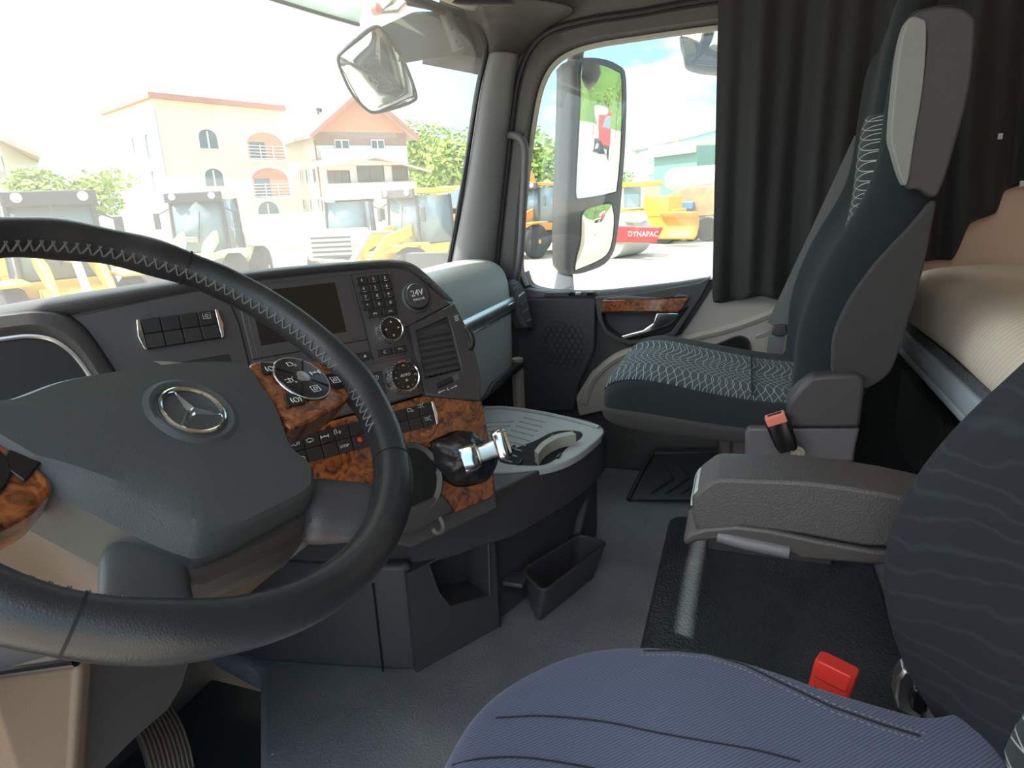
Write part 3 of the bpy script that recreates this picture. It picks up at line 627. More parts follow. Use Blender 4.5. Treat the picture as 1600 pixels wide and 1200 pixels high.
# end vent, a tall curved strip with slats
vp = [at(*p, x=1.035) for p in [(796,436),(806,440),(816,455),(823,480),(829,515)]]
vq = [at(*p, x=1.00) for p in [(787,438),(797,446),(804,465),(810,492),(822,512)]]
ev = obj('side_vent', MB().grid([[a+V((.02,.03,0)), a+V((0,-.006,0)), b+V((0,-.006,0)), b+V((-.01,.03,0))] for a, b in zip(spl(vp, 4), spl(vq, 4))]), 'plastic_panel', dash, solid=.004, label='tall curved side vent with dark slats')
sp_, sq_ = spl(vp, 4), spl(vq, 4)
for k in range(2, 15, 2):
    a, b = sp_[k], sq_[k]
    obj('slat', MB().tube([a*.86+b*.14+V((0,-.010,0)), a*.14+b*.86+V((0,-.010,0))], .0032, 6), 'plastic_grey' if k != 8 else 'white_print', ev)
# ================================================================ steering wheel
FW_ = Fr((-.6207, .4561, .7973), (1, 0, 0), (0, .7813, .6241))
wheel = empty('steering_wheel', FW_.O, 'worn black leather steering wheel with grey hub and burl wood inlays', 'steering wheel')
RM, rm = .2165, .0180
def torus(fr, Rr, r, seg, s2, fn=None, a0=0, a1=360):
    rings = []
    full = a1-a0 >= 360
    for k in range(seg + (0 if full else 1)):
        a = R(a0+(a1-a0)*k/seg); rr = r*(fn(math.degrees(a) % 360) if fn else 1)
        rings.append([fr((Rr+rr*1.0*math.cos(q))*math.cos(a), (Rr+rr*math.cos(q))*math.sin(a), rr*1.08*math.sin(q)) for q in [2*math.pi*j/s2 for j in range(s2)]])
    return MB().loft(rings, True, not full, full)
def bump(a, c, w): d = (a-c+180) % 360-180; return math.exp(-(d/w)**2)
rim_fn = lambda a: 1 + .12*bump(a, -18, 9) + .12*bump(a, 198, 9) + .05*math.sin(R(a*16))*(1 if 35 < a < 150 else 0) + .1*bump(a, -62, 9) + .1*bump(a, 228, 9)
rim = obj('rim', torus(FW_, RM, rm, 180, 20, rim_fn), 'leather', wheel)
g = MB()
for k in range(250):
    a = 360*k/250
    if 222 < a < 320 or 225 < a % 360 < 236: continue
    a = R(a); da = R(.55)*(1 if k % 2 else -1); q0, q1 = R(182), R(152)
    pt = lambda aa, q: FW_((RM+rm*1.06*math.cos(q))*math.cos(aa), (RM+rm*1.06*math.cos(q))*math.sin(aa), rm*1.14*math.sin(q))
    g.tube([pt(a-da, q0), pt(a+da*.5, (q0+q1)/2), pt(a+da*2, q1)], .0009, 4)
obj('stitching', g, 'stitch', rim, kind='stuff')
for a in (42, 140, -50, 215):
    obj('leather_joint', torus(FW_, RM, rm*1.03, 2, 20, None, a, a+.5), 'line', rim)
ho = spl2([(-.128, .055), (-.104, .047), (-.06, .050), (-.013, .044), (.04, .034), (.088, .018), (.110, .004), (.103, -.02), (.090, -.054), (.072, -.082), (.060, -.103), (.060, -.125), (.050, -.137), (.030, -.146), (-.03, -.140), (-.076, -.133), (-.088, -.122), (-.098, -.100), (-.108, -.070), (-.119, -.030), (-.127, .0), (-.133, .03)], 4, True)
hc = (-.012, -.045)
def sc_(k, d, fac=0.0):
    out = []
    for a, b in ho:
        g_ = math.degrees(math.atan2(b-hc[1], a-hc[0])) % 360
        wgt = max(0.0, 1-abs(g_-205)/42)**.5 if abs(g_-205) < 42 else 0.0
        kk = k - fac*wgt; out.append(FW_(hc[0]+(a-hc[0])*kk, hc[1]+(b-hc[1])*kk, d))
    return out
hub = obj('hub_pad', MB().loft([sc_(1.02, -.055), sc_(1.02, -.03), sc_(1.0, -.012), sc_(.965, -.001, .16), sc_(.925, .003, .20), sc_(.6, .006, .12), sc_(.25, .0075), sc_(.02, .008)]), 'plastic_hub', wheel, sharp=24)
em = FW_.sub(.003, -.027, .0045)
eb = obj('emblem_dish', MB().lathe(em, [(.040, -.004), (.038, .003), (.034, .0055), (.030, .004), (.0275, .001), (.0005, .001)], 44), 'plastic_hub', wheel)
obj('emblem_ring', MB().loft([[em((.0255+.0022*math.cos(q))*math.cos(R(6*k)), (.0255+.0022*math.cos(q))*math.sin(R(6*k)), .004+.0024*math.sin(q)) for q in [R(45*j) for j in range(8)]] for k in range(60)], True, False, True), 'chrome', eb, label='chrome emblem ring')
g = MB()
for k in range(3):
    a = R(84+120*k); f = em.sub(0, 0, .002, a)
    b = R(60); c_ = .0045
    g.add([f(0, 0, .0055), f(c_*math.cos(b), c_*math.sin(b), .0005), f(.0255, 0, .0015), f(c_*math.cos(b), -c_*math.sin(b), .0005)], [(0, 1, 2), (0, 2, 3), (1, 3, 2), (0, 3, 1)])
obj('emblem_star', g, 'chrome', eb, sharp=10, label='chrome three pointed star')
# spokes and lower body
skb = MB().loft([[FW_(a, b, d) for a, b in pts] for pts, d in (
    ([(.062, -.118), (.050, -.150), (.0, -.160), (-.08, -.142), (-.105, -.120), (-.108, -.09), (.0, -.05)], -.022),
    ([(.064, -.120), (.050, -.160), (.0, -.170), (-.08, -.150), (-.112, -.128), (-.115, -.09), (.0, -.05)], -.05),
    ([(.05, -.11), (.04, -.145), (.0, -.150), (-.07, -.135), (-.09, -.12), (-.09, -.09), (.0, -.05)], -.085))])
obj('lower_body', skb, 'plastic_mid', wheel, bevel=.008, seg=3)
def spoke(pts_in, pts_mid, pts_out, m, top=-.012):
    # each: (left point, right point) across the spoke
    rings = []
    for (l, r), d0, d1 in ((pts_in, top, -.055), (pts_mid, top-.002, -.045), (pts_out, -.002, -.026)):
        l, r = V((*l, 0)), V((*r, 0)); c_ = (l+r)/2
        rings.append([FW_(*(c_+(p-c_)*k)[:2], d) for p, k, d in ((l, 1, (d0+d1)/2), (l, .8, d0), (c_, 1, d0+.003), (r, .8, d0), (r, 1, (d0+d1)/2), (r, .75, d1), (c_, 1, d1-.003), (l, .75, d1))])
    return obj('spoke', MB().loft(rings), m, wheel, sub=2, sharp=80)
spoke(((.066, -.108), (.008, -.168)), ((.090, -.140), (.034, -.182)), ((.136, -.180), (.044, -.212)), 'plastic')
spoke(((-.105, -.060), (-.050, -.118)), ((-.134, -.106), (-.094, -.140)), ((-.176, -.132), (-.112, -.188)), 'plastic_hub', -.018)
# wood inlays with their buttons
il = obj('wood_inlay', MB().prism(FW_, spl2([(.112, .004), (.150, -.006), (.190, -.022), (.206, -.040), (.200, -.066), (.178, -.080), (.13, -.082), (.080, -.080), (.088, -.056), (.100, -.028)], 3, True), -.034, -.002), 'burl', wheel, bevel=.005, seg=3)
f = FW_.sub(.147, -.036, -.002)
dp = obj('button_disc', MB().lathe(f, [(.0305, 0), (.0305, .002), (.029, .0035), (.0005, .0045)], 36), 'gloss_black', il)
obj('disc_rim', MB().loft([[f((.0305+.0011*math.cos(q))*math.cos(R(8*k)), (.0305+.0011*math.cos(q))*math.sin(R(8*k)), .002+.0011*math.sin(q)) for q in [R(60*j) for j in range(6)]] for k in range(45)], True, False, True), 'satin', il)
for k in range(4):
    a = R(40+90*k); obj('disc_gap', MB().bf(f.sub(0, 0, .004, a), .010, .029, -.0006, .0006, 0, .0006), 'line', il)
obj('centre_button', MB().lathe(f.sub(0, 0, .004), [(.0075, 0), (.0075, .0015), (.0005, .002)], 20), 'satin', il)
for k, nm in ((0, 'beam'), (1, 'axle'), (2, 'hub'), (3, 'lamp')):
    a = R(85-90*k); icon(f.sub(.019*math.cos(a), .019*math.sin(a), .0048, R(-10)), nm, il)
for (a, b), s_ in (((.124, -.012), 'ring'), ((.113, -.056), 'ring')):
    obj('corner_button', MB().prism(FW_.sub(a, b, -.002, R(-25)), [(-.012, -.009), (.010, -.004), (.012, .009), (-.008, .011)], 0, .0025), 'gloss_black', il, bevel=.0015)
    icon(FW_.sub(a, b, .001, R(-15)), s_, il)
obj('side_button', MB().lathe(FW_.sub(.182, -.055, -.002), [(.0115, 0), (.0115, .002), (.0005, .003)], 20), 'gloss_black', il); icon(FW_.sub(.182, -.055, .0015, R(-15)), 'hub', il)
il2 = obj('wood_inlay', MB().prism(FW_, spl2([(-.124, .030), (-.118, -.028), (-.132, -.040), (-.150, -.046), (-.185, -.042), (-.204, -.01), (-.200, .03), (-.165, .05)], 3, True), -.034, -.002), 'burl', wheel, bevel=.005, seg=3)
obj('button_disc', MB().lathe(FW_.sub(-.160, .004, -.002), [(.0305, 0), (.0305, .002), (.029, .0035), (.0005, .0045)], 36), 'gloss_black', il2)
obj('corner_button', MB().prism(FW_.sub(-.128, -.010, -.002, R(20)), [(-.010, -.011), (.010, -.009), (.008, .012), (-.006, .009)], 0, .0025), 'gloss_black', il2, bevel=.0015)
# ================================================================ steering column
col_ = empty('steering_column', FW_(0, 0, -.4), 'brown grey plastic steering column cover behind the wheel, warm light in its colour', 'column cover')
def csec(d, w, h, oy, r=.03): return [FW_(a, b+oy, d) for a, b in rrect(w, h, r, 4)]
obj('upper_shroud', MB().loft([csec(-.052, .15, .13, -.03), csec(-.08, .20, .19, -.04, .04), csec(-.13, .20, .20, -.05, .04), csec(-.20, .17, .16, -.02, .04)]), 'plastic_lit', col_, sharp=60)
EP = at(121, 1034, y=.50); EQ = at(-140, 1072, x=-.70)
EB, QB = at(104, 1290, y=.515), at(-200, 1330, x=-.70)
obj('lower_shroud', MB().loft([[EP, EQ, QB, EB], [p+V((.022, .004, 0)) for p in (EP, EQ, QB, EB)]]), 'plastic_lit', col_, bevel=.008, seg=3)
obj('shroud_lip', MB().tube([EQ+V((-.002, 0, .002)), EP+V((-.002, -.002, .002)), EP+V((.02, .002, .002))], .004, 8), 'gloss_black', col_)
rk = [at(*p, y=.535) for p in [(116,1025),(300,1000),(296,1038),(284,1075),(262,1110),(215,1150),(150,1215),(60,1300),(105,1250)]]
obj('column_rear_shade', MB().loft([rk, [p+V((.0, .20, .0)) for p in rk]]), 'plastic_panel', col_, bevel=.006)  # rear side of the column, its shade put in by darker plastic
# ================================================================ accelerator pedal
c0 = at(258, 1155, y=.86)
FA = Fr(c0, V((.8, -.25, -.28)), V((.25, .75, .55))); FA = Fr(c0, FA.u, FA.n.cross(FA.u))
ped = empty('accelerator_pedal', c0 - V((0, 0, .05)), 'ribbed dark pedal in the footwell under the steering wheel', 'pedal')
def pc(a, b, d): return FA(a, b, d - 4.0*b*b)
obj('pedal_plate', MB().loft([[pc(a, -.06+.012*k, d) for a, d in ((-.035, 0), (.035, 0), (.035, -.012), (-.035, -.012))] for k in range(11)]), 'plastic', ped, bevel=.002)
for k in range(10):
    obj('rib', MB().tube([pc(-.032+.0071*k, b, .001) for b in (-.056, -.03, 0, .03, .056)], .0022, 6), 'plastic_lit', ped)
obj('pedal_arm', MB().tube([FA(0, 0, -.012), FA(0, .05, -.06), FA(0, .13, -.12)], .012, 8), 'plastic', ped)
# ================================================================ centre console
con = empty('center_console', (.3, .6, 0), 'low black console block with pale ribbed tray on top', 'console')
plan = [(-.075, .98), (-.086, .95), (-.05, .75), (-.032, .668), (-.020, .615), (-.004, .594), (.075, .67), (.21, .60), (.185, .492), (.40, .412), (.62, .352), (.67, .36), (.70, .42), (.70, .72)]
body_ = obj('console_body', MB().prism(XY, plan, 0, .25), 'plastic_console', con, bevel=.01, seg=3)
T1 = spl2([(-.095, .98), (-.090, .78), (-.066, .62), (-.03, .545), (.055, .497), (.13, .456), (.25, .402), (.40, .337), (.50, .304), (.555, .322), (.60, .375), (.64, .50), (.66, .66), (.66, .715)], 4)
T0 = spl2([(-.070, .98), (-.050, .80), (-.012, .68), (.012, .612), (.050, .545), (.12, .487), (.187, .432), (.386, .350), (.56, .316), (.615, .335), (.65, .40), (.68, .52), (.69, .66), (.69, .715)], 4)
mid = [((a+c)/2-.004, (b+d)/2-.006) for (a, b), (c, d) in zip(T0, T1)]
obj('console_lip', MB().loft([[V((a, b, z)) for a, b in r_] for r_, z in ((T0, .235), (T0, .25), (mid, .31), (T1, .352), (T1, .362))], True, True), 'plastic_console', con, bevel=.005, seg=3, sharp=50)
# open cubby with a frame
cu0, cu1 = V((-.010, .590, 0)), V((.158, .488, 0)); FN = Fr(cu0, cu1-cu0, (0, 0, 1)); ln = (cu1-cu0).length
def Nn(px, py): return FN.inv(px, py)
inner = [Nn(*p) for p in [(683,925),(702,948),(764,930),(762,842),(735,846),(668,880)]]
outer = [(-.012, 0.0), (ln*.5, 0), (ln+.012, 0), (ln+.012, .245), (ln*.5, .245), (-.012, .235)]
mb = MB().loft([[FN(a, b, -.10) for a, b in outer], [FN(a, b, 0) for a, b in outer], [FN(a, b, 0) for a, b in inner], [FN(a*.96+.004, b, -.085) for a, b in inner]], True, False)
mb.f.append(tuple(range(18, 24)))
cub = obj('cubby', mb, 'plastic_console', con, bevel=.006, seg=3)
obj('cubby_frame', MB().tube([FN(a, b, .002) for a, b in inner], .0035, 6, closed=True), 'plastic_panel', cub)
obj('panel_seam', MB().tube([V((-.036, .668, z)) for z in (.0, .1, .21)] , .0022, 5), 'line', con)
obj('panel_seam', MB().tube([FN(ln+.014, z, .001) for z in (0, .1, .2)], .0022, 5), 'line', con)
obj('side_door', MB().loft([[V((x, y, z)) for y, z in ((.69, .012), (.92, .012), (.915, .19), (.89, .222), (.86, .232), (.70, .225))] for x in (-.055, -.085)]), 'plastic', con, bevel=.008, seg=3) if False else None
obj('support_rib', MB().tube([at(920, 758, y=.372), at(901, 834, y=.372)], .010, 8), 'plastic_grey', con)
# pale tray with a recessed cup holder
tz = .362
tp = [at(*p, z=tz) for p in [(755,637),(792,637),(849,645),(900,657),(937,667),(943,674),(940,683),(905,712),(867,729),(815,738),(772,741),(740,741),(735,700),(742,650)]]
to_ = spl2([(p.x, p.y) for p in tp], 5, True)
hc_ = at(843, 705, z=tz); ho_ = [at(*p, z=tz) for p in [(868,676),(905,676),(908,686),(885,702),(872,716),(850,728),(815,729),(783,724),(783,710),(812,700),(838,690)]]
hi_ = spl2([(p.x, p.y) for p in ho_], 5, True)
def bang(poly, c, n):
    out = []
    for k in range(n):
        a = 2*math.pi*k/n; d = V((math.cos(a), math.sin(a))); best = None
        for i in range(len(poly)):
            p, q = V(poly[i])-V(c), V(poly[(i+1) % len(poly)])-V(c); e = q-p
            den = d.x*e.y-d.y*e.x
            if abs(den) < 1e-12: continue
            t = (p.x*e.y-p.y*e.x)/den; s_ = (p.x*d.y-p.y*d.x)/den
            if t > 0 and -1e-6 <= s_ <= 1+1e-6 and (best is None or t > best): best = t
        out.append((c[0]+d.x*best, c[1]+d.y*best))
    return out
cc = (hc_.x, hc_.y); to2, hi2 = bang(to_, cc, 72), bang(hi_, cc, 72)
tray = ringplate('tray', Fr((0, 0, tz-.012), (1, 0, 0), (0, 1, 0)), to2, hi2, 0, .016, 'tray', con, .003, back=0)
obj('cup_hole_shade', MB().loft([[V((a, b, tz+.0036)) for a, b in hi2], [V((a, b, tz+.001)) for a, b in bang(hi_, cc, 72)], [V((cc[0]+(a-cc[0])*.92, cc[1]+(b-cc[1])*.92, tz-.004)) for a, b in hi2]], True, True), 'line', tray)  # shallow near-black fill, colour stands for the shade of a deep hole
rim_ = [at(*p, z=tz+.006) for p in [(757,638),(792,638),(849,646),(905,659),(936,668)]]
obj('tray_rim', MB().tube(spl(rim_, 5), .006, 8), 'tray', tray)
for k in range(9):
    x0 = .27 + .034*k
    for s_ in (0, 1):
        p = V((x0 - .01*s_, .47+.085*s_, tz+.0045)); q = p + V((.03, .075 if s_ == 0 else .07, 0)) if False else p + V((-.028 if s_ else .028, .07, 0))
        obj('tray_rib', MB().tube([p, q], .0022, 5), 'tray_rib', tray)
dv = [at(*p, z=.385) for p in [(838,712),(850,698),(872,686),(897,681)]]
obj('cup_divider', MB().loft([[p+V((.006*a+.003*a, .007*a, z_)) for a, z_ in ((-1, -.022), (1, -.022), (1, .008), (-1, .008))] for p in spl(dv, 4)]), 'trim_pale', tray, label='pale curved cup holder divider')
for p in ((812,722),(873,712),(801,700),(862,683)):
    c_ = at(*p, z=tz+.006); obj('cup_clip', MB().box(c_, (.03, .008, .006)), 'gloss_black', tray, bevel=.002)
# ================================================================ gear selector
gs_ = FP.sub(.075, -.166, .004)
gsel = empty('gear_selector', gs_(0, 0, 0), 'chrome gear selector with black leather boot on the wood panel', 'gear lever')
tip = FP.inv(742, 710, .058); base_ = bang(spl2([FP.inv(*p, .005) for p in [(671,694),(690,684),(716,675),(745,684),(768,712),(769,736),(747,754),(711,758),(684,737),(674,712)]], 4, True), (.080, -.166), 48)
rings = []
for k in range(10):
    t = k/9; ring_ = []; rr = 1 - .62*t**1.2 + .10*math.sin(math.pi*t)
    for j, (a, b) in enumerate(base_):
        q = 2*math.pi*j/48; wob = 1 + t*(1-.3*t)*(.17*math.sin(5*q+5*t)+.12*math.sin(9*q-7*t)); t2 = t**1.4
        ring_.append(FP(.080+(tip[0]-.080)*t2 + (a-.080)*rr*wob, -.166+(tip[1]+.166)*t2 + (b+.166)*rr*wob, .005+.056*t**.75))
    rings.append(ring_)
obj('leather_boot', MB().loft(rings), 'leather_boot', gsel, sharp=180)
obj('boot_frame', MB().tube([FP(a, b, .006) for a, b in base_], .0028, 6, True), 'gloss_black', gsel)
p0, p1 = FP(*FP.inv(741, 712, .062), .062), FP(*FP.inv(782, 698, .085), .085)
ax = (p1-p0).normalized(); FL = Fr(p0, ax, FP.w - ax*FP.w.dot(ax))
obj('lever_collar', MB().loft([[FL(a, b, d) for b, d in rrect(h, w, .006, 3)] for a, h, w in ((-.022, .046, .034), (-.006, .046, .036), (.006, .040, .032), (.012, .024, .018))]), 'chrome', gsel, bevel=.002)
L_ = (p1-p0).length
obj('lever_arm', MB().loft([[FL(a, b, d) for b, d in rrect(h, w, .005, 3)] for a, h, w in ((.0, .030, .022), (L_*.6, .028, .020), (L_, .030, .020))]), 'satin', gsel)
obj('lever_head', MB().loft([[FL(L_+a, b, d) for b, d in rrect(h, w, .007, 4, .004, 0)] for a, h, w in ((-.010, .044, .026), (-.006, .050, .032), (.010, .052, .034), (.015, .046, .028))]), 'chrome', gsel, sharp=50)
# ================================================================ hanging bin
rimq = [(.178, .377), (.424, .281), (.447, .358), (.247, .452)]; basq = [(.205, .400), (.430, .312), (.440, .362), (.262, .440)]
def rq(q, r, z, k=4):
    out = []
    for i in range(4):
        p, a, b = V(q[i]), V(q[i-1]), V(q[(i+1) % 4]); u, w = (a-p).normalized(), (b-p).normalized()
        for j in range(k+1):
            t = j/k; out.append(V((*(p + u*r*(1-t)**2 + w*r*t**2), z)))
    return out
binr = empty('storage_bin', (.3, .36, 0), 'small open black plastic bin hooked on the console side near the floor', 'bin')
def shr(q, m): c = sum((V(p) for p in q), V((0, 0)))/4; return [tuple(V(p)+(c-V(p)).normalized()*m) for p in q]
obj('bin_shell', MB().loft([rq(basq, .02, .002), rq(rimq, .022, .098), rq(rimq, .022, .103), rq(shr(rimq, .008), .02, .103), rq(shr(basq, .010), .018, .010)], True, True), 'plastic_console', binr, sharp=50)
obj('bin_rim', MB().tube([p+V((0, 0, .001)) for p in rq(shr(rimq, .001), .024, .102, 5)], .0042, 8, True), 'plastic', binr)
obj('bin_tab', MB().box((.215, .455, .10), (.05, .05, .012)), 'plastic_console', binr, bevel=.004)
# ================================================================ floor coverings
mat_poly = [(.79, .160), (.79, -.30), (-.33, -.30), (-.36, .160)]
obj('rubber_floor_mat', MB().prism(XY, spl2(mat_poly, 1, True) , .001, .009), 'vinyl', bevel=.006, seg=3, label='dark grained rubber floor mat between the two seats', cat='floor mat') if False else None
fmat = obj('rubber_floor_mat', MB().loft([[V((*p, z)) for p in rq2] for rq2, z in (([(q.x, q.y) for q in rq([(.805, .166), (-.40, .166), (-.40, -.36), (.805, -.36)], .05, 0)], .001), ([(q.x, q.y) for q in rq([(.79, .155), (-.39, .155), (-.39, -.35), (.79, -.35)], .045, 0)], .011))]), 'vinyl', bevel=.003)
tag(fmat, 'shiny dark grained rubber floor mat between the two seats', 'floor mat')
obj('passenger_floor_mat', MB(), 'vinyl') if False else None
pm = empty('passenger_floor_mat', (.98, .16, .005), 'black rubber foot mat with chevron ribs beside the passenger door', 'floor mat')
pa = [at(*p, pl=(V((.87, .2, .004)), V((-.42, 0, 1)).normalized())) for p in [(982,782),(1005,735),(1022,710),(1170,706),(1175,782)]]
nmz = V((-.42, 0, 1)).normalized()
obj('mat_base', MB().loft([pa, [p+nmz*.006 for p in pa]]), 'rubber_mat', pm, bevel=.002)
obj('mat_edge', MB().tube([p+nmz*.006 for p in pa[:3]]+[pa[3]+nmz*.006], .008, 8), 'rubber_mat', pm)
for k in range(7):
    for s_ in (0, 1):
        A = at(1018+24*k, 770-0*s_, pl=(pa[0]+nmz*.008, nmz)) if s_ == 0 else at(1036+22*k, 722, pl=(pa[0]+nmz*.008, nmz)); B = at(1052+24*k, 747, pl=(pa[0]+nmz*.008, nmz)) if s_ == 0 else at(1052+24*k, 747, pl=(pa[0]+nmz*.008, nmz))
        obj('chevron_rib', MB().tube([A, B], .004, 6), 'rubber_mat', pm)
# ================================================================ passenger seat
ps = empty('passenger_seat', (.65, 0, 0), 'dark velour passenger seat with wavy line pattern and grey headrest sides', 'seat')
def cushion(xc, hw, st):
    rows = []
    for y, zt, zb, k in st:
        w = hw*k; h = zt-zb
        rows.append([V((xc+a*w, y, zb+b*h)) for a, b in ((-.90, 0), (-1.0, .12), (-1.03, .45), (-1.0, .80), (-.95, .94), (-.86, 1.0), (-.6, .985), (0, .97), (.6, .985), (.86, 1.02), (.95, .98), (1.0, .82), (1.03, .45), (1.0, .12), (.90, 0))])
    return rows
cs = [(.298, .485, .445, .80), (.292, .505, .428, .93), (.262, .530, .412, .985), (.21, .541, .402, 1), (.12, .526, .396, 1), (.02, .508, .394, 1), (-.08, .494, .394, 1), (-.17, .49, .394, 1), (-.22, .49, .40, .98)]
obj('cushion', MB().loft(cushion(.66, .25, cs)), 'seat_velour', ps, sub=2, sharp=180)
ins = []
for y, z_ in ((.296, .497), (.284, .518), (.262, .531), (.21, .5405), (.12, .526), (.02, .5055), (-.08, .492), (-.17, .487), (-.20, .487)):
    k = .93 if y > .28 else 1
    ins.append([V((.66+a*.25*k, y, z_ + dz)) for a, dz in ((-.93, -.006), (-.86, -.001), (-.6, 0), (-.2, -.0015), (.2, -.002), (.45, -.001), (.62, 0))])
obj('seat_insert', MB().grid(ins), 'seat_pattern', ps, sub=2, sharp=180, solid=.006, label='seat centre cloth with fine wavy white lines')
sk = [[V((.66+a*.254*k, y*1.0+(.003 if y > .25 else 0), zb-.003+b*(zt-zb)*1.0)) for a, b in ((-.90, -.02), (-1.0, .12), (-1.03, .36), (-1.02, .46), (-.9, .5), (.9, .5), (1.02, .46), (1.03, .36), (1.0, .12), (.90, -.02))] for y, zt, zb, k in cs]
obj('cushion_skirt', MB().loft(sk), 'seat_grey', ps, sub=2, sharp=180, label='grey lower band of the cushion')
obj('insert_seam', MB().tube([V((.66+a*.25, -.035, .505)) for a in (-.88, -.4, 0, .4, .62)], .002, 5), 'line', ps)
bs = [(.47, -.115, -.235), (.50, -.108, -.255), (.564, -.112, -.285), (.626, -.109, -.300), (.706, -.121, -.312), (.808, -.155, -.326), (.882, -.197, -.335), (.945, -.223, -.340), (1.008, -.232, -.350), (1.066, -.232, -.356), (1.14, -.236, -.356), (1.19, -.24, -.356), (1.225, -.25, -.345), (1.24, -.27, -.325)]
rows = []
for z, f, b in bs:
    k = 1 - .35*max(0, (z-1.0)/.27)**1.5*0 - (.05 if z > 1.25 else 0); w = .245*k; dp_ = .035 if z < 1.0 else .018
    rows.append([V((.66+a*w, y-.012*(a+1)/2*(y > b+.05), z)) for a, y in ((-.9, b), (-1, b+.02), (-1.02, (f+b)/2), (-1, f-.03), (-.93, f-.004), (-.82, f), (-.66, f-dp_*.8), (-.3, f-dp_), (.3, f-dp_), (.66, f-dp_*.8), (.82, f), (.93, f-.004), (1, f-.03), (1.02, (f+b)/2), (1, b+.02), (.9, b))])
obj('backrest', MB().loft(rows), 'seat_velour', ps, sub=2, sharp=180)
rows = [[V((.66+a*.245, f+.012*math.sin(math.pi*(i+.5)/5)**1 - .004, z)) for a in (-.74, -.6, -.3, 0, .3, .6, .72)] for i, (z, f, b) in enumerate(bs[5:10])]
rows = [[V((x, y+dy, z)) for x, dy in ((.452, -.028), (.47, -.008), (.50, 0), (.56, -.006), (.62, -.015), (.72, -.030), (.85, -.052))] for z, y in ((.70, -.160), (.80, -.188), (.87, -.206), (.935, -.210), (.99, -.210), (1.045, -.212), (1.07, -.219))]
obj('back_insert', MB().grid(rows), 'seat_pattern_back', ps, sub=2, sharp=180, solid=.01, label='backrest centre cloth with fine wavy white lines')
hp_ = [[V((.66+a*.2*kx, y+dy-.030*(a+1)/2*1.4, z)) for a, dy in ((-1, -.07), (-1.02, -.03), (-.96, -.006), (-.85, 0), (-.4, -.004), (.4, -.004), (.85, 0), (.96, -.006), (1.02, -.03), (1, -.07))] for z, y, kx in ((1.052, -.226, 1), (1.06, -.214, 1), (1.10, -.216, 1), (1.148, -.220, 1), (1.20, -.227, .99), (1.245, -.233, .98), (1.275, -.243, .95), (1.29, -.265, .9))]
obj('head_pad', MB().loft(hp_), 'seat_velour', ps, sub=2, sharp=180)
FS = Fr((.405, 0, 0), (0, -1, 0), (0, 0, 1))
Sx = lambda px, py, d=0: FS.inv(px, py, d)
sidep = spl2([Sx(*p, .01) for p in [(1463,312),(1420,357),(1375,404),(1340,450),(1318,487),(1303,525),(1300,560),(1303,588),(1345,610),(1385,590),(1402,560),(1424,490),(1443,425),(1456,360)]], 3, True)
obj('side_panel', MB().prism(FS, sidep, -.03, .006), 'seat_grey', ps, bevel=.005, seg=3, label='grey cloth panel on the backrest side')
hg = spl2([Sx(*p, .03) for p in [(1426,25),(1441,28),(1449,42),(1444,130),(1431,211),(1419,287),(1408,276),(1398,237),(1393,211),(1400,130),(1408,71),(1417,36)]], 3, True)
obj('headrest_side', MB().prism(FS, hg, -.02, .026), 'headrest_grey', ps, bevel=.008, seg=3, label='light grey headrest side pad')
hd_ = spl2([Sx(*p, .03) for p in [(1428,24),(1460,9),(1502,10),(1521,22),(1527,40),(1519,130),(1499,211),(1468,305),(1440,296),(1419,290),(1430,211),(1443,130),(1449,45)]], 3, True)
obj('headrest_shell', MB().prism(FS, hd_, -.07, .022), 'headrest_dark', ps, bevel=.014, seg=3, label='dark grey headrest shell')
bc = [Sx(*p, .03) for p in [(1231,631),(1250,606),(1269,589),(1300,586),(1341,585),(1352,594),(1350,619),(1344,669),(1231,669)]]
obj('base_cover', MB().prism(FS, bc, -.04, .03), 'plastic', ps, bevel=.008, seg=3)
bl = [Sx(*p, .02) for p in [(1164,678),(1169,669),(1344,669),(1337,700),(1334,722),(1164,722)]]
obj('base_side', MB().prism(FS, bl, -.40, .02), 'plastic_seatgrey', ps, bevel=.006, seg=3)
obj('pedestal', MB().loft([[V((x, y, z)) for x, y in ((.62, a), (.88, a), (.88, -.26), (.62, -.26))] for z, a in ((.0, .05), (.2, .02), (.38, .05))]), 'plastic_panel', ps, bevel=.01)
obj('base_skirt', MB().box((.70, -.13, .35), (.36, .27, .06)), 'plastic_panel', ps, bevel=.01)
def buckle(root, c, u, w, k, rm_, parts='black'):
    f = Fr(c, u, w); f = Fr(c, f.u, f.n.cross(f.u))
    b = obj('buckle', MB().loft([[f(a, bb, d) for a, d in rrect(.036*k, .022*k, .006*k, 3)] for bb, k in ((-.045*k, .8*k), (-.03*k, 1.0*k), (.012*k, 1.05*k), (.018*k, 1.0*k))]), 'gloss_black' if parts == 'black' else 'red_button', root, bevel=.001)
    obj('release_button', MB().bf(f, -.016*k, .016*k, .006*k, .021*k, -.0095*k, .0128*k), rm_, b, bevel=.002)
    obj('tongue_slot', MB().bf(f, -.011*k, .011*k, .0195*k, .0215*k, -.004*k, .004*k), 'line', b)
    return f
bk = at(1217, 665, x=.355)
buckle(ps, bk, V((0, -.90, .38)), V((0, .42, .9)), 1.25, 'red_faded')
obj('buckle_stalk', MB().tube([at(1228, 690, x=.36), at(1246, 708, x=.365)], .011, 8), 'rubber', ps)
obj('anchor_bolt', MB().lathe(Fr(at(1246, 707, x=.355), (0, -1, 0), (0, 0, 1)), [(.014, -.01), (.014, .002), (.008, .002), (.008, .006), (.004, .006), (.0035, .002)], 18), 'steel', ps)
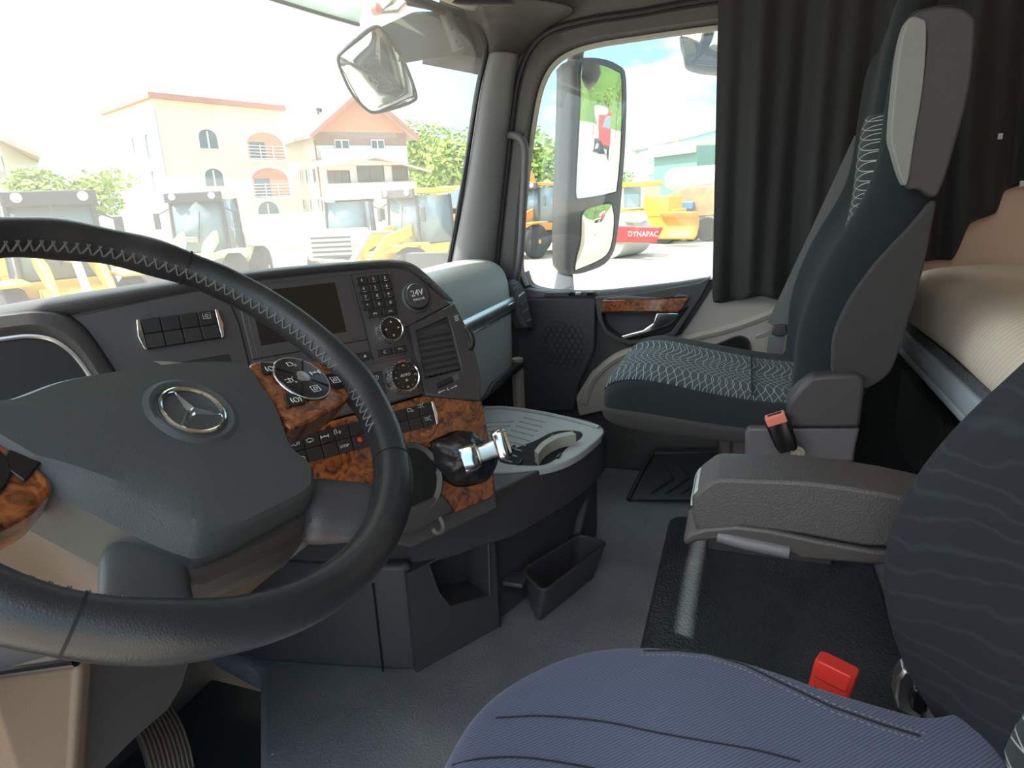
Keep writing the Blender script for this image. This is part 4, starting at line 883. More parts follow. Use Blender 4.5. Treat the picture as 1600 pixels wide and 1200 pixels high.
# seat belt of the passenger seat
sb = empty('seat_belt', at(1212, 560, x=1.0), 'grey seat belt strap with metal tongue hanging beside the passenger seat', 'seat belt')
b0, b1 = at(1352, 220, x=.95), at(1214, 512, x=.95)
wv = V((.0, .026, .014))
obj('strap', MB().loft([[p+wv*s_+V((q, 0, 0)) for s_, q in ((-1, 0), (1, 0), (1, .003), (-1, .003))] for p in (b0, b0*.5+b1*.5+V((.004, 0, -.004)), b1)]), 'webbing', sb)
FB = Fr(at(1212, 520, x=.94), V((0, -1, .15)), V((0, .25, 1))); FB = Fr(FB.O, FB.u, FB.n.cross(FB.u))
obj('belt_tongue', MB().prism(FB, [(-.055, -.012), (-.052, .0), (-.01, .012), (.022, .018), (.03, .006), (.01, -.002), (-.02, -.006)], -.003, .003), 'steel', sb, bevel=.001)
obj('tongue_cover', MB().prism(FB, [(-.012, -.004), (-.006, .022), (.028, .022), (.032, -.006), (.01, -.012)], -.009, .009), 'plastic', sb, bevel=.004)
obj('lower_strap', MB().loft([[FB(a, b, d) for a, d in ((-.022+o, -.002), (.022+o, -.002), (.022+o, .002), (-.022+o, .002))] for b, o in ((-.01, .002), (-.05, -.006), (-.095, -.014))]), 'webbing', sb)
obj('belt_guide', MB().tube([at(1213, 580, x=.95), at(1232, 545, x=.95), at(1240, 535, x=.95)], .006, 6), 'gloss_black', sb)
obj('anchor_bracket', MB().box(at(1222, 575, x=.96), (.03, .06, .03)), 'steel', sb, bevel=.004)
# ================================================================ driver seat
ds = empty('driver_seat', (-.62, -.05, 0), 'blue grey cloth driver seat with stitched cushion edge in the foreground', 'seat')
right = [(-.62, .218), (-.575, .214), (-.527, .194), (-.472, .146), (-.442, .085), (-.432, .016), (-.440, -.044), (-.455, -.098), (-.468, -.175), (-.47, -.23)]
pl_ = [V((x, y)) for x, y in right] + [V((-1.24-x, y)) for x, y in right[:0:-1]]
pl_ = [V((p.x, p.y)) for p in spl([(p.x, p.y, 0) for p in pl_], 4, True)]
cen = V((-.62, -.03))
def dring(k, z, dip=0): return [V((*(cen+(p-cen)*k), z - dip*(1-min(1, abs(p.x-cen.x)/.19)**2) + .012*max(0, p.y/.2)*0)) for p in pl_]
dc = obj('cushion', MB().loft([dring(.94, .385), dring(1.0, .41), dring(1.012, .45), dring(1.0, .482), dring(.975, .497), dring(.94, .503), dring(.88, .505, .003), dring(.74, .505, .008), dring(.5, .503, .012), dring(.25, .502, .012), dring(.03, .501, .012)]), 'seat_cloth', ds, sub=1, sharp=180)
obj('cushion_seam', MB().tube(spl(cast(dc, [(730,1134),(775,1122),(850,1119),(944,1128),(1022,1144),(1100,1158),(1180,1172),(1250,1190)], .0006), 4), .0009, 5), 'line', dc)
obj('cushion_seam', MB().tube(spl(cast(dc, [(706,1196),(750,1186),(819,1184),(912,1198),(1000,1218)], .0006), 4), .0009, 5), 'line', dc)
dense = lambda P, k: [(a+(c-a)*i/k, b+(d-b)*i/k) for (a, b), (c, d) in zip(P, P[1:]) for i in range(k)]
ed = [(1005,1011),(1060,1011),(1110,1017),(1165,1034),(1220,1061),(1300,1099),(1380,1127),(1450,1148)]
g = MB()
for off in (0, 12):
    sline = cast(dc, dense([(a-off*.2, b+off) for a, b in ed], 14), .0006)
    for i in range(0, len(sline)-1, 2): g.tube([sline[i], sline[i+1]], .0006, 4)
obj('edge_stitching', g, 'stitch', dc, kind='stuff')
pl2 = cast(dc, dense([(a, b+6) for a, b in ed], 6), .0002)
obj('edge_seam', MB().tube(pl2, .0012, 5), 'line', dc)
obj('seat_base', MB().loft([[V((x, y, z)) for x, y in ((-.80, .02), (-.56, .02), (-.56, -.26), (-.80, -.26))] for z in (0, .25, .39)]), 'plastic_panel', ds, bevel=.02)
db = [(.405, -.262, -.33), (.42, -.225, -.345), (.45, -.196, -.36), (.502, -.160, -.375), (.567, -.133, -.385), (.626, -.123, -.39), (.697, -.136, -.40), (.764, -.172, -.405), (.809, -.207, -.41), (.87, -.245, -.42), (1.0, -.285, -.44), (1.2, -.335, -.48), (1.3, -.37, -.50)]
rows = []
for z, f, b in db:
    cf = min(f-.012, -.215 - .32*max(0, z-.5)) if z > .43 else f-.005
    rows.append([V((-.62+a, y, z)) for a, y in ((-.20, b), (-.222, b+.03), (-.226, (f+b)/2), (-.218, f-.02), (-.19, f), (-.165, f-.02), (-.13, cf), (-.05, cf-.004), (.05, cf-.004), (.13, cf), (.165, f-.02), (.19, f), (.218, f-.02), (.226, (f+b)/2), (.222, b+.03), (.20, b))])
dbk = obj('backrest', MB().loft(rows), 'seat_rib', ds, sub=2, sharp=180)
rows = [[V((-.62+a, min(f-.012, -.215-.32*max(0, z-.5))+.006, z)) for a in (-.12, -.06, 0, .06, .12)] for z, f, b in db[3:-1]]
obj('back_insert', MB().grid(rows), 'seat_pattern_back', ds, sub=1, solid=.008)
FM = Fr((-.405, 0, 0), (0, -1, 0), (0, 0, 1))
hb = [FM.inv(*p) for p in [(1398,1090),(1402,1062),(1414,1046),(1430,1055),(1446,1085),(1450,1112),(1430,1128),(1402,1108)]]
hg_ = obj('recliner_bracket', MB().prism(FM, hb, -.02, .0), 'steel', ds, bevel=.003)
obj('recliner_cover', MB().prism(FM, [(a*.55+.45*hb[0][0]+.012, b*.55+.45*hb[4][1]-.004) for a, b in hb], -.01, .006), 'gloss_black', hg_, bevel=.003)
rb = at(1300, 1066, x=-.385)
f = Fr(rb, V((-.35, -.9, -.12)), V((.1, -.2, 1))); f = Fr(rb, f.u, f.n.cross(f.u))
bk_ = obj('belt_buckle', MB().loft([[f(a, b, d) for a, d in rrect(w, .026, .005, 3)] for b, w in ((-.05, .034), (-.01, .038), (.018, .040), (.022, .038))]), 'red_button', ds, bevel=.001, label='bright red driver belt buckle')
obj('release_button', MB().bf(f, -.016, .016, .004, .0235, .010, .0145), 'red_button', bk_, bevel=.0015)
for k in (-1, 0, 1): obj('buckle_slot', MB().bf(f.sub(.010*k, -.012, .013), -.003, .003, -.008, .006, 0, .001), 'line', bk_)
# armrest
FX = Fr((-.345, 0, 0), (0, -1, 0), (0, 0, 1))
Ar = lambda px, py: FX.inv(px, py)
ar = empty('armrest', (-.31, -.1, .55), parent=ds); ar['label'] = 'worn grey brown padded armrest'
sa = [Ar(*p) for p in [(1080,778),(1092,766),(1112,751),(1124,748),(1250,752),(1320,760),(1395,773),(1470,790),(1490,860),(1352,855),(1250,836),(1160,824),(1120,828),(1090,836),(1082,815)]]
rows = []
for d, k in ((0.0, .965), (-.004, .99), (-.012, 1.0), (-.06, 1.0), (-.072, .99), (-.078, .95)):
    cx_ = sum(p[0] for p in sa)/len(sa); cy_ = sum(p[1] for p in sa)/len(sa)
    rows.append([FX(cx_+(a-cx_)*(.5+.5*k), cy_+(b-cy_)*k, d) for a, b in sa])
obj('pad', MB().loft(rows), 'armrest', ar, bevel=.003, sharp=45)
obj('nose_wear', MB().prism(FX, [Ar(*p) for p in [(1079,782),(1086,770),(1096,766),(1094,778),(1084,792),(1078,795)]], -.07, -.004), 'tray', ar, bevel=.002, label='pale worn tip of the armrest')
un = [Ar(*p) for p in [(1066,842),(1078,832),(1100,824),(1150,820),(1200,826),(1280,843),(1360,858),(1480,868),(1480,886),(1352,880),(1248,872),(1240,866),(1170,852),(1120,843),(1090,845),(1072,852)]]
obj('under_tray', MB().prism(FX, un, -.07, .003), 'plastic_mid', ar, bevel=.004, seg=3)
obj('armrest_pivot', MB().tube([V((-.43, -.24, .61)), V((-.33, -.24, .61))], .03, 14), 'plastic', ar)
obj('adjust_bar', MB().tube([FX(*Ar(1122, 838), -.002), FX(*Ar(1160, 846), .002), FX(*Ar(1232, 861), .002)], .0075, 10), 'plastic_seatgrey', ar)
# ================================================================ bunk
bunk = empty('bunk_frame', (.1, -.75, .2), 'pale blue grey bunk rail with dark felt strip and black storage below', 'bunk')
obj('front_rail', MB().prism(Fr((-.9, 0, 0), (0, 1, 0), (0, 0, 1)), [(-.418, .487), (-.412, .495), (-.412, .505), (-.416, .510), (-.412, .515), (-.412, .552), (-.418, .558), (-.45, .558), (-.45, .487)], 0, 2.0), 'rail', bunk, bevel=.002)
obj('felt_strip', MB().box((.1, -.76, .571), (2.0, .675, .024)), 'felt', bunk)
obj('bunk_base', MB().box((.1, -.85, .25), (2.0, .55, .46)), 'carpet_black', bunk, bevel=.01)
cb = [at(*p, y=-.46) for p in [(1392,572),(1405,572),(1460,640),(1472,665),(1440,735),(1425,735),(1398,690),(1388,640)]]
obj('carpet_flap', MB().loft([cb, [p+V((0, -.03, 0)) for p in cb]]), 'carpet_black', bunk, bevel=.004)
rows = []
mpf = [(-1.12, .600), (-.44, .600), (-.420, .588), (-.408, .598), (-.405, .625), (-.415, .668), (-.440, .698), (-.49, .714), (-.60, .718), (-.90, .716), (-1.12, .716)]
for i in range(29):
    x = -.88 + 1.97*i/28
    rows.append([V((x, y + .004*math.sin(x*9)*(1 if y > -.5 else 0), z + (.004*math.sin(x*13+y*20)+.003*math.sin(x*31-y*9))*(1 if z > .66 else 0))) for y, z in mpf])
obj('mattress', MB().loft(rows), 'mattress', sub=2, sharp=180, label='cream striped mattress lying on the bunk behind the seats', cat='mattress')
# ================================================================ curtains
def curtain(xb, Y0, Y1, zt, zbf, n, m, fold, ph, side=1):
    rows = []
    for i in range(n+1):
        t = i/n; row = []
        for j in range(15):
            s_ = j/14; y = Y0(s_)*(1-t) + Y1(s_)*t; zb_ = zbf(y); z = zt + (zb_-zt)*s_
            dx = fold*(.35+.65*s_)*(math.sin(t*ph+.6*math.sin(s_*3))*.7+.45*math.sin(t*ph*2.3+1.3+s_*1.5))
            row.append(V((xb+dx, y, z)))
        rows.append(row)
    return MB().grid(rows)
sc1 = empty('side_curtain', (1.05, -.15, .6), 'black gathered curtain hanging over the rear of the passenger window', 'curtain')
obj('cloth', curtain(1.045, lambda s_: .112-.030*s_, lambda s_: -.39, 1.95, lambda y: .613 - .012*math.sin(y*30), 70, 'curtain', .026, 17), 'curtain', sc1, sub=1, sharp=180, solid=.0015)
obj('curtain_hem', MB().tube([V((1.045 + .026*(math.sin(t/70*17+.6*math.sin(2.9))*.7+.45*math.sin(t/70*39.1+1.3+1.45)), (.082)*(1-t/70)-.39*t/70, .640)) for t in range(71)], .002, 5), 'curtain', sc1)
rc = empty('rear_curtain', (1.05, -.8, .65), 'black curtain draped and bunched above the bunk mattress', 'curtain')
hem = [at(*p, x=1.055) for p in [(1420,420),(1445,412),(1490,410),(1500,385),(1512,352),(1540,342),(1560,334),(1566,318),(1572,302),(1600,292),(1680,270)]]
hy = [(p.y, p.z) for p in hem]
def hz(y):
    for (a, b), (c, d) in zip(hy, hy[1:]):
        if c <= y <= a: return b+(d-b)*(a-y)/(a-c)
    return hy[0][1] if y > hy[0][0] else hy[-1][1]
obj('cloth', curtain(1.07, lambda s_: -.36 - .10*s_, lambda s_: -1.12, 1.95, hz, 110, 'curtain', .024, 26), 'curtain', rc, sub=1, sharp=180, solid=.0015)
for p in ((1563, 213), (1597, 287)):
    obj('curtain_clip', MB().box(at(*p, x=1.015), (.004, .010, .014)), 'white_print', rc, bevel=.001)
# ================================================================ outside: mirrors and sun visor of the truck
_mn = V((-.52, -.85, -.075)).normalized(); _mu = V((.85, -.52, 0)).normalized(); Fm = Fr(at(938, 205, x=1.47), _mu, _mn.cross(_mu))
mir = empty('side_mirror', at(880, 430, x=1.40), 'tall dark side mirror outside the passenger window with two glasses', 'mirror')
mo = spl2([Fm.inv(*p) for p in [(900,94),(935,91),(966,102),(978,124),(977,215),(971,300),(967,345),(960,388),(945,412),(915,425),(895,428),(888,420),(889,330),(895,200),(898,110)]], 3, True)
mc = (sum(p[0] for p in mo)/len(mo), sum(p[1] for p in mo)/len(mo))
mring = lambda k, d, kz=None: [Fm(mc[0]+(a-mc[0])*k, mc[1]+(b-mc[1])*(kz or k), d) for a, b in mo]
obj('mirror_housing', MB().loft([mring(.97, .004), mring(1.0, .002), mring(1.02, -.02, 1.01), mring(1.0, -.06, .99), mring(.88, -.105, .95), mring(.5, -.125, .8)]), 'mirror_shell', mir, sharp=60)
for nm, pix in (('main_glass', [(909,99),(935,99),(963,110),(972,126),(971,215),(965,290),(957,302),(908,311),(900,306),(900,277),(906,165)]), ('wide_glass', [(911,332),(922,324),(952,317),(958,326),(960,347),(955,385),(942,404),(905,421),(898,421),(901,400),(907,375),(908,345)])):
    g_ = spl2([Fm.inv(*p, .006) for p in pix], 3, True); c_ = (sum(p[0] for p in g_)/len(g_), sum(p[1] for p in g_)/len(g_))
    cv = .003 if nm == 'main_glass' else .009
    rg = [[Fm(c_[0]+(a-c_[0])*k, c_[1]+(b-c_[1])*k, .006+cv*(1-k*k)) for a, b in g_] for k in (1, .8, .6, .4, .2, .02)]
    o_ = obj(nm, MB().loft(rg, True, False), 'mirror', mir, sharp=180)
    obj('glass_rim', MB().tube([Fm(a, b, .005) for a, b in g_], .004, 6, True), 'rubber', o_)
t0 = at(900, 88, x=1.44)
obj('upper_bracket', MB().tube([at(897, 104, x=1.47), at(900, 84, x=1.42), at(905, 60, x=1.30), at(905, 40, x=1.15)], .028, 10), 'mirror_shell', mir)
obj('lower_bracket', MB().loft([[at(869, 424, x=1.46)+V((.05*i, 0, 0)) for i in (0, 1)] + [at(891, 424, x=1.44)+V((.05*i, 0, 0)) for i in (1, 0)], [at(862, 462, x=1.16)+V((.05*i, 0, 0)) for i in (0, 1)] + [at(894, 462, x=1.16)+V((.05*i, 0, 0)) for i in (1, 0)]]), 'plastic_seatgrey', mir, bevel=.008)
# front mirror
pm_ = at(590, 110, x=.90); nf = V((-.62, -.62, -.42)).normalized()
uf = (V((0, 0, 1)).cross(nf)).normalized(); Ff = Fr(pm_, uf, nf.cross(uf))
fm = empty('front_mirror', pm_, 'rounded convex front mirror on a dark arm outside the windscreen', 'mirror')
fo = spl2([Ff.inv(*p) for p in [(586,42),(600,49),(625,85),(640,117),(650,148),(646,157),(625,166),(590,175),(574,172),(550,147),(533,112),(528,92),(535,81),(560,61)]], 3, True)
fc_ = (sum(p[0] for p in fo)/len(fo), sum(p[1] for p in fo)/len(fo))
fr2 = lambda k, d: [Ff(fc_[0]+(a-fc_[0])*k, fc_[1]+(b-fc_[1])*k, d) for a, b in fo]
obj('mirror_glass', MB().loft([fr2(.985, .003)]+[fr2(k, .003+.022*(1-k*k)) for k in (.85, .7, .5, .3, .1, .01)], True, False), 'mirror', fm, sharp=180)
obj('mirror_shell', MB().loft([fr2(1.0, .003), fr2(1.02, -.01), fr2(.95, -.04), fr2(.6, -.07), fr2(.1, -.08)]), 'mirror_shell', fm, sharp=60)
obj('mirror_rim', MB().tube([Ff(a, b, .004) for a, b in fo], .004, 6, True), 'rubber', fm)
obj('mirror_arm', MB().loft([[at(*p, x=x)+V((0, o, 0)) for p, o in zip(q, (0, 0, .05, .05))] for q, x in (([(604,46),(634,100),(640,92),(612,40)], .93), ([(660,18),(680,92),(684,84),(668,14)], .96), ([(706,18),(724,88),(728,80),(712,14)], .985), ([(728,20),(755,92),(757,84),(735,16)], 1.03))]), 'mirror_shell', fm, bevel=.01, seg=3)
obj('arm_hinge', MB().tube([at(697, 22, x=.955), at(716, 78, x=.965)], .020, 12), 'frame_dark', fm)
for p in ((706, 45), (713, 64)): obj('hinge_screw', MB().lathe(Fr(at(*p, x=.936), (0, -1, 0), (0, 0, 1)), [(.004, 0), (.004, .003)], 8), 'line', fm)
# kerb mirror
km = empty('kerb_mirror', at(1090, 80, x=1.45), 'small drooping kerb mirror above the passenger window beside the curtain', 'mirror')
Fk = Fr(at(1095, 78, x=1.45), V((.30, -.95, 0)), V((.35, .1, .93))); Fk = Fr(Fk.O, Fk.u, Fk.n.cross(Fk.u))
ko = spl2([Fk.inv(*p) for p in [(1068,50),(1130,46),(1150,50),(1150,104),(1114,107),(1085,102),(1073,94),(1069,75)]], 3, True)
kc = (sum(p[0] for p in ko)/len(ko), sum(p[1] for p in ko)/len(ko))
kr = lambda k, d: [Fk(kc[0]+(a-kc[0])*k, kc[1]+(b-kc[1])*k, d) for a, b in ko]
obj('mirror_glass', MB().loft([kr(.96, .003)]+[kr(k, .003+.012*(1-k*k)) for k in (.8, .5, .2, .01)], True, False), 'mirror', km, sharp=180)
obj('mirror_shell', MB().loft([kr(1.0, .003), kr(1.03, -.01), kr(.9, -.05), kr(.3, -.08)]), 'mirror_shell', km, sharp=60)
obj('mirror_arm', MB().tube([at(1105, 60, x=1.47), at(1110, 30, x=1.30), at(1110, 15, x=1.15)], .02, 8), 'mirror_shell', km)
# exterior sun visor
vis = empty('sun_visor', (0, 1.1, 1.5), 'translucent greenish exterior sun visor above the windscreen', 'sun visor')
rows = [[V((x, y - .10*(x/1.0)**2, z)) for y, z in ((1.245, 1.470), (1.235, 1.50), (1.18, 1.62), (1.10, 1.74))] for x in [-1.05+2.0*i/24 for i in range(25)]]
obj('visor_panel', MB().grid(rows), 'visor_glass', vis, solid=.004)
obj('visor_edge', MB().tube([r[0] for r in rows], .006, 6), 'mirror_shell', vis)
k0 = at(588, 12, y=1.10)
obj('visor_bracket', MB().tube([at(650, -10, y=1.0), at(622, 17, y=1.08), at(590, 18, y=1.12), at(612, 2, y=1.08), at(625, -12, y=1.02)], .010, 8), 'steel', vis)
obj('bracket_foot', MB().lathe(Fr(at(588, 14, y=1.12), (1, 0, 0), (0, 0, 1)), [(.018, -.01), (.018, .008), (.012, .014), (.001, .016)], 16), 'red_faded', vis)
# ================================================================ yard
GZ = -1.55
mat('gravel', (.36, .305, .235), .95, var=((.46, .40, .32), .35, .35, .7), bump=('noise', 3, .5))
mat('cream_wall', (.80, .74, .52), .9); mat('white_wall', (.82, .80, .76), .9); mat('grey_wall', (.42, .44, .43), .9)
mat('roof_tile', (.62, .46, .40), .85, var=((.72, .58, .50), 2.0, .4, .7)); mat('fascia', (.50, .24, .19), .8); mat('terracotta', (.68, .36, .24), .9)
mat('win_frame', (.85, .84, .82), .6); mat('win_glass', (.16, .19, .19), .15); mat('rail_white', (.85, .85, .85), .6); mat('wood_brown', (.36, .16, .08), .7)
mat('leaf', (.22, .36, .05), .7, var=((.42, .52, .09), .8, .35, .65)); mat('leaf_dark', (.11, .22, .04), .7, var=((.24, .34, .07), .6, .35, .7)); mat('bark', (.16, .11, .08), .9)
mat('paint_yellow', (.78, .50, .05), .45); mat('paint_cream', (.80, .74, .50), .5); mat('paint_white', (.80, .80, .78), .5); mat('paint_orange', (.75, .30, .05), .5); mat('paint_red', (.62, .045, .045), .45)
mat('rust', (.42, .20, .10), .8, var=((.55, .30, .16), 2, .35, .7)); mat('tyre', (.03, .03, .03), .9); mat('dark_steel', (.07, .07, .075), .6); mat('hyd_grey', (.34, .33, .32), .5); mat('lamp_glass', (.8, .8, .78), .3); mat('cab_glass', (.20, .27, .29), .08)
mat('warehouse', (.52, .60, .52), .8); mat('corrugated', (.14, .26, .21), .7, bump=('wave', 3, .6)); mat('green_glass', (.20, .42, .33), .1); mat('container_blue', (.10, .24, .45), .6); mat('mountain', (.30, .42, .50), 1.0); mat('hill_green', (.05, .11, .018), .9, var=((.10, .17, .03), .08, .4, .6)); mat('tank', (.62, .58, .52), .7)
def yh(px): return 287.36 + (1167-px)*.04366
def hp(px, dist, h=0.0):
    """ground point in the direction of a photo column at a horizontal distance, h above the yard"""
    d = ray(px, yh(px)); d = V((d.x, d.y, 0)).normalized(); return V((CP.x+d.x*dist, CP.y+d.y*dist, GZ+h))
g = MB()
for i in range(40):
    for j in range(40): pass
grd = obj('ground', MB().add([(-220, -260, GZ), (260, -260, GZ), (260, 260, GZ), (-220, 260, GZ)], [(0, 1, 2, 3)]), 'gravel'); grd['kind'] = 'structure'
class Wall:
    """vertical wall between two ground points; windows are set by photo pixels"""
    def __init__(s, A, B):
        s.A, s.B = A, B; u = (B-A); u.z = 0; s.L = u.length; s.f = Fr(A, u, (0, 0, 1))
        if s.f.n.dot(CP-A) < 0: s.flip = -1
        else: s.flip = 1
    def q(s, px, py): return s.f.inv(px, py)
    def slab(s, h, t, m, par, name='wall'): return obj(name, MB().bf(s.f, 0, s.L, 0, h, -t*s.flip, 0) if s.flip > 0 else MB().bf(s.f, 0, s.L, 0, h, 0, t), m, par)
    def rect(s, px0, py0, px1, py1):
        a0, b1 = s.q(px0, py0); a1, b0 = s.q(px1, py1); a0, a1 = min(a0, a1), max(a0, a1); return a0, a1, b0, b1
    def window(s, box, par, arch=0.0, pane='win_glass', frame='win_frame', bars=1, d=.06):
        a0, a1, b0, b1 = s.rect(*box); k = s.flip; r = (a1-a0)/2*arch
        po = [(a0, b0), (a1, b0), (a1, b1-r)] + [((a0+a1)/2+(a1-a0)/2*math.cos(R(t)), b1-r+r*math.sin(R(t))) for t in range(15, 180, 15)]*(arch > 0) + [(a0, b1-r)]
        w = obj('window', MB().tube([s.f(a, b, d*k) for a, b in po], .06, 5, True), frame, par)
        obj('pane', MB().prism(s.f, po, 0, .03*k), pane, w)
        for i in range(bars):
            a = a0+(a1-a0)*(i+1)/(bars+1); obj('mullion', MB().bf(s.f, a-.05, a+.05, b0, b1-r*.3, .02*k, .07*k), frame, w)
        return w
# --- cream house with arched loggias
h1 = empty('house', hp(269, 50), 'cream three storey house with arched windows and balcony loggias', 'building')
A, B, C_ = hp(193, 59), hp(269, 50), hp(457, 55.6)
H1 = 9.35
w1, w2 = Wall(A, B), Wall(B, C_)
D_ = A + (C_-B)
blk = [(p.x, p.y) for p in (A, B, C_, D_)]
obj('wall', MB().prism(Fr((0, 0, GZ), (1, 0, 0), (0, 1, 0)), blk, 0, H1), 'cream_wall', h1)
ctr = (A+C_)/2; oh = [ctr + (p-ctr)*1.07 for p in (A, B, C_, D_)]
obj('eaves', MB().prism(Fr((0, 0, GZ+H1-.1), (1, 0, 0), (0, 1, 0)), [(p.x, p.y) for p in oh], 0, .35), 'fascia', h1)
rt_ = [V((p.x, p.y, GZ+H1+.25)) for p in oh]; ap = V((ctr.x, ctr.y, GZ+H1+1.6))
obj('roof', MB().add(rt_+[ap], [(0, 1, 4), (1, 2, 4), (2, 3, 4), (3, 0, 4), (3, 2, 1, 0)]), 'roof_tile', h1)
for b, ar_ in (((306, 200, 342, 234), 1), ((316, 262, 351, 292), 1)): w2.window(b, h1, .7)
for b in ((206, 214, 215, 240), (226, 209, 241, 247), (216, 270, 225, 296), (236, 266, 250, 302)): w1.window(b, h1, 1.0, bars=0)
w2.window((399, 314, 437, 337), h1, .8)
for b in ((380, 203, 446, 252), (388, 260, 454, 309)):
    a0, a1, b0, b1 = w2.rect(*b); k = w2.flip; r = (a1-a0)/2*.55
    po = [(a0, b0), (a1, b0), (a1, b1-r)] + [((a0+a1)/2+(a1-a0)/2*math.cos(R(t)), b1-r+r*math.sin(R(t))) for t in range(15, 180, 15)] + [(a0, b1-r)]
    lg = obj('loggia', MB().prism(w2.f, po, 0, .05*k), 'terracotta', h1)
    obj('loggia_arch', MB().tube([w2.f(a, b_, .06*k) for a, b_ in po], .10, 5, True), 'win_frame', lg)
    obj('loggia_window', MB().bf(w2.f, a0+.3, a0+(a1-a0)*.48, b0, b0+(b1-b0)*.62, .03*k, .08*k), 'win_glass', lg)
    for i in range(5):
        z_ = b0+.15+.22*i; obj('railing_bar', MB().bf(w2.f, a0, a1, z_-.025, z_+.025, .12*k, .17*k), 'rail_white', lg)
    for i in range(4):
        a = a0+(a1-a0)*i/3; obj('railing_post', MB().bf(w2.f, a-.03, a+.03, b0, b0+1.1, .10*k, .15*k), 'rail_white', lg)
obj('drainpipe', MB().tube([V((B.x, B.y, GZ+z_)) + (CP-B).normalized()*.15 for z_ in (.2, 5, H1-.8)], .06, 6), 'grey_wall', h1)
# --- gabled house with porch
h2 = empty('house', hp(503, 55), 'gabled house with terracotta attic wall, white balcony and porch roof', 'building')
A, B, C_ = hp(452, 62), hp(503, 55), hp(642, 58)
wA, wB = Wall(A, B), Wall(B, C_); D_ = A+(C_-B); EV = 7.7
obj('wall', MB().prism(Fr((0, 0, GZ), (1, 0, 0), (0, 1, 0)), [(p.x, p.y) for p in (A, B, C_, D_)], 0, EV), 'white_wall', h2)
mB = (B+C_)/2; mA = (A+D_)/2; up = lambda p, z_: V((p.x, p.y, GZ+z_)); RZ = EV+2.9
inw = (A-B).normalized()
obj('gable_wall', MB().add([up(B, EV-1.0), up(C_, EV-1.0), up(C_, EV), up(mB, RZ-.1), up(B, EV)] + [p+inw*.2 for p in (up(B, EV-1.0), up(C_, EV-1.0), up(C_, EV), up(mB, RZ-.1), up(B, EV))], [(0, 1, 2, 3, 4), (9, 8, 7, 6, 5), (0, 5, 6, 1), (1, 6, 7, 2), (2, 7, 8, 3), (3, 8, 9, 4), (4, 9, 5, 0)]), 'terracotta', h2)
sd = (C_-B).normalized()
for s_, e0, e1 in ((-1, B, A), (1, C_, D_)):
    f0 = up(e0, EV) - inw*.9 + sd*s_*.7 - V((0, 0, .55)); f1 = up(e1, EV) + inw*.5 + sd*s_*.7 - V((0, 0, .55)); r0 = up(mB, RZ) - inw*.9; r1 = up(mA, RZ) + inw*.5
    rf_ = obj('roof', MB().loft([[f0, f1, r1, r0], [p+V((0, 0, .22)) for p in (f0, f1, r1, r0)]]), 'roof_tile', h2)
    obj('barge_board', MB().loft([[f0-V((0, 0, .12)), r0-V((0, 0, .12)), r0+V((0, 0, .24)), f0+V((0, 0, .24))], [p-inw*.12 for p in (f0-V((0, 0, .12)), r0-V((0, 0, .12)), r0+V((0, 0, .24)), f0+V((0, 0, .24)))]]), 'fascia', rf_)
cm = at(501, 192, pl=(mB+inw*3-sd*2, (CP-mB).normalized()))
chm = obj('chimney', MB().box((cm.x, cm.y, cm.z-.4), (.7, .7, 2.0)), 'terracotta', h2)
for q in (-.18, .18): obj('chimney_pot', MB().lathe(Fr((cm.x+q, cm.y, cm.z+.6), (1, 0, 0), (0, 1, 0)), [(.1, 0), (.1, .3), (.16, .35), (.16, .5), (.02, .55)], 10), 'dark_steel', chm)
for b in ((522, 219, 545, 233), (579, 219, 600, 233)): wB.window(b, h2, 0, d=.1)
for b in ((469, 266, 474, 288), (478, 265, 484, 287), (489, 264, 497, 286), (474, 312, 479, 328), (485, 312, 490, 328), (497, 311, 502, 327)): wA.window(b, h2, 0, bars=0)
for b in ((511, 268, 547, 286), (612, 260, 637, 281), (527, 312, 559, 328)): wB.window(b, h2, 0, frame='wood_brown', bars=2, d=.1)
wB.window((557, 258, 600, 282), h2, 0, frame='wood_brown', bars=3, d=.1)
for y0, y1 in ((234, 253), (288, 310)):
    a0, b1 = wB.q(505, y0); a1, b0 = wB.q(640, y1+2); k = wB.flip
    bc_ = obj('balcony', MB().bf(wB.f, .2, wB.L+(.3 if y0 > 260 else -.4), b0, b1, .5*k, .65*k), 'white_wall', h2)
    obj('balcony_floor', MB().bf(wB.f, .2, wB.L-.4, b0-.15, b0, 0, .65*k), 'white_wall', bc_)
a, zp = wB.q(570, 252); a, zq = wB.q(503, 264); k = wB.flip
pr = [wB.f(-.4, zq, 1.5*k), wB.f(wB.L*.55, zp+.15, 1.5*k), wB.f(wB.L+1.4, zq-.5, 1.5*k), wB.f(wB.L+1.4, zq-.3, 0), wB.f(wB.L*.55, zp+.7, 0), wB.f(-.4, zq+.5, 0)]
obj('porch_roof', MB().loft([pr, [p+V((0, 0, .18)) for p in pr]]), 'roof_tile', h2)
obj('drainpipe', MB().tube([up(B, z_)+(CP-B).normalized()*.15 for z_ in (0, 4, EV-.6)], .06, 6), 'wood_brown', h2)
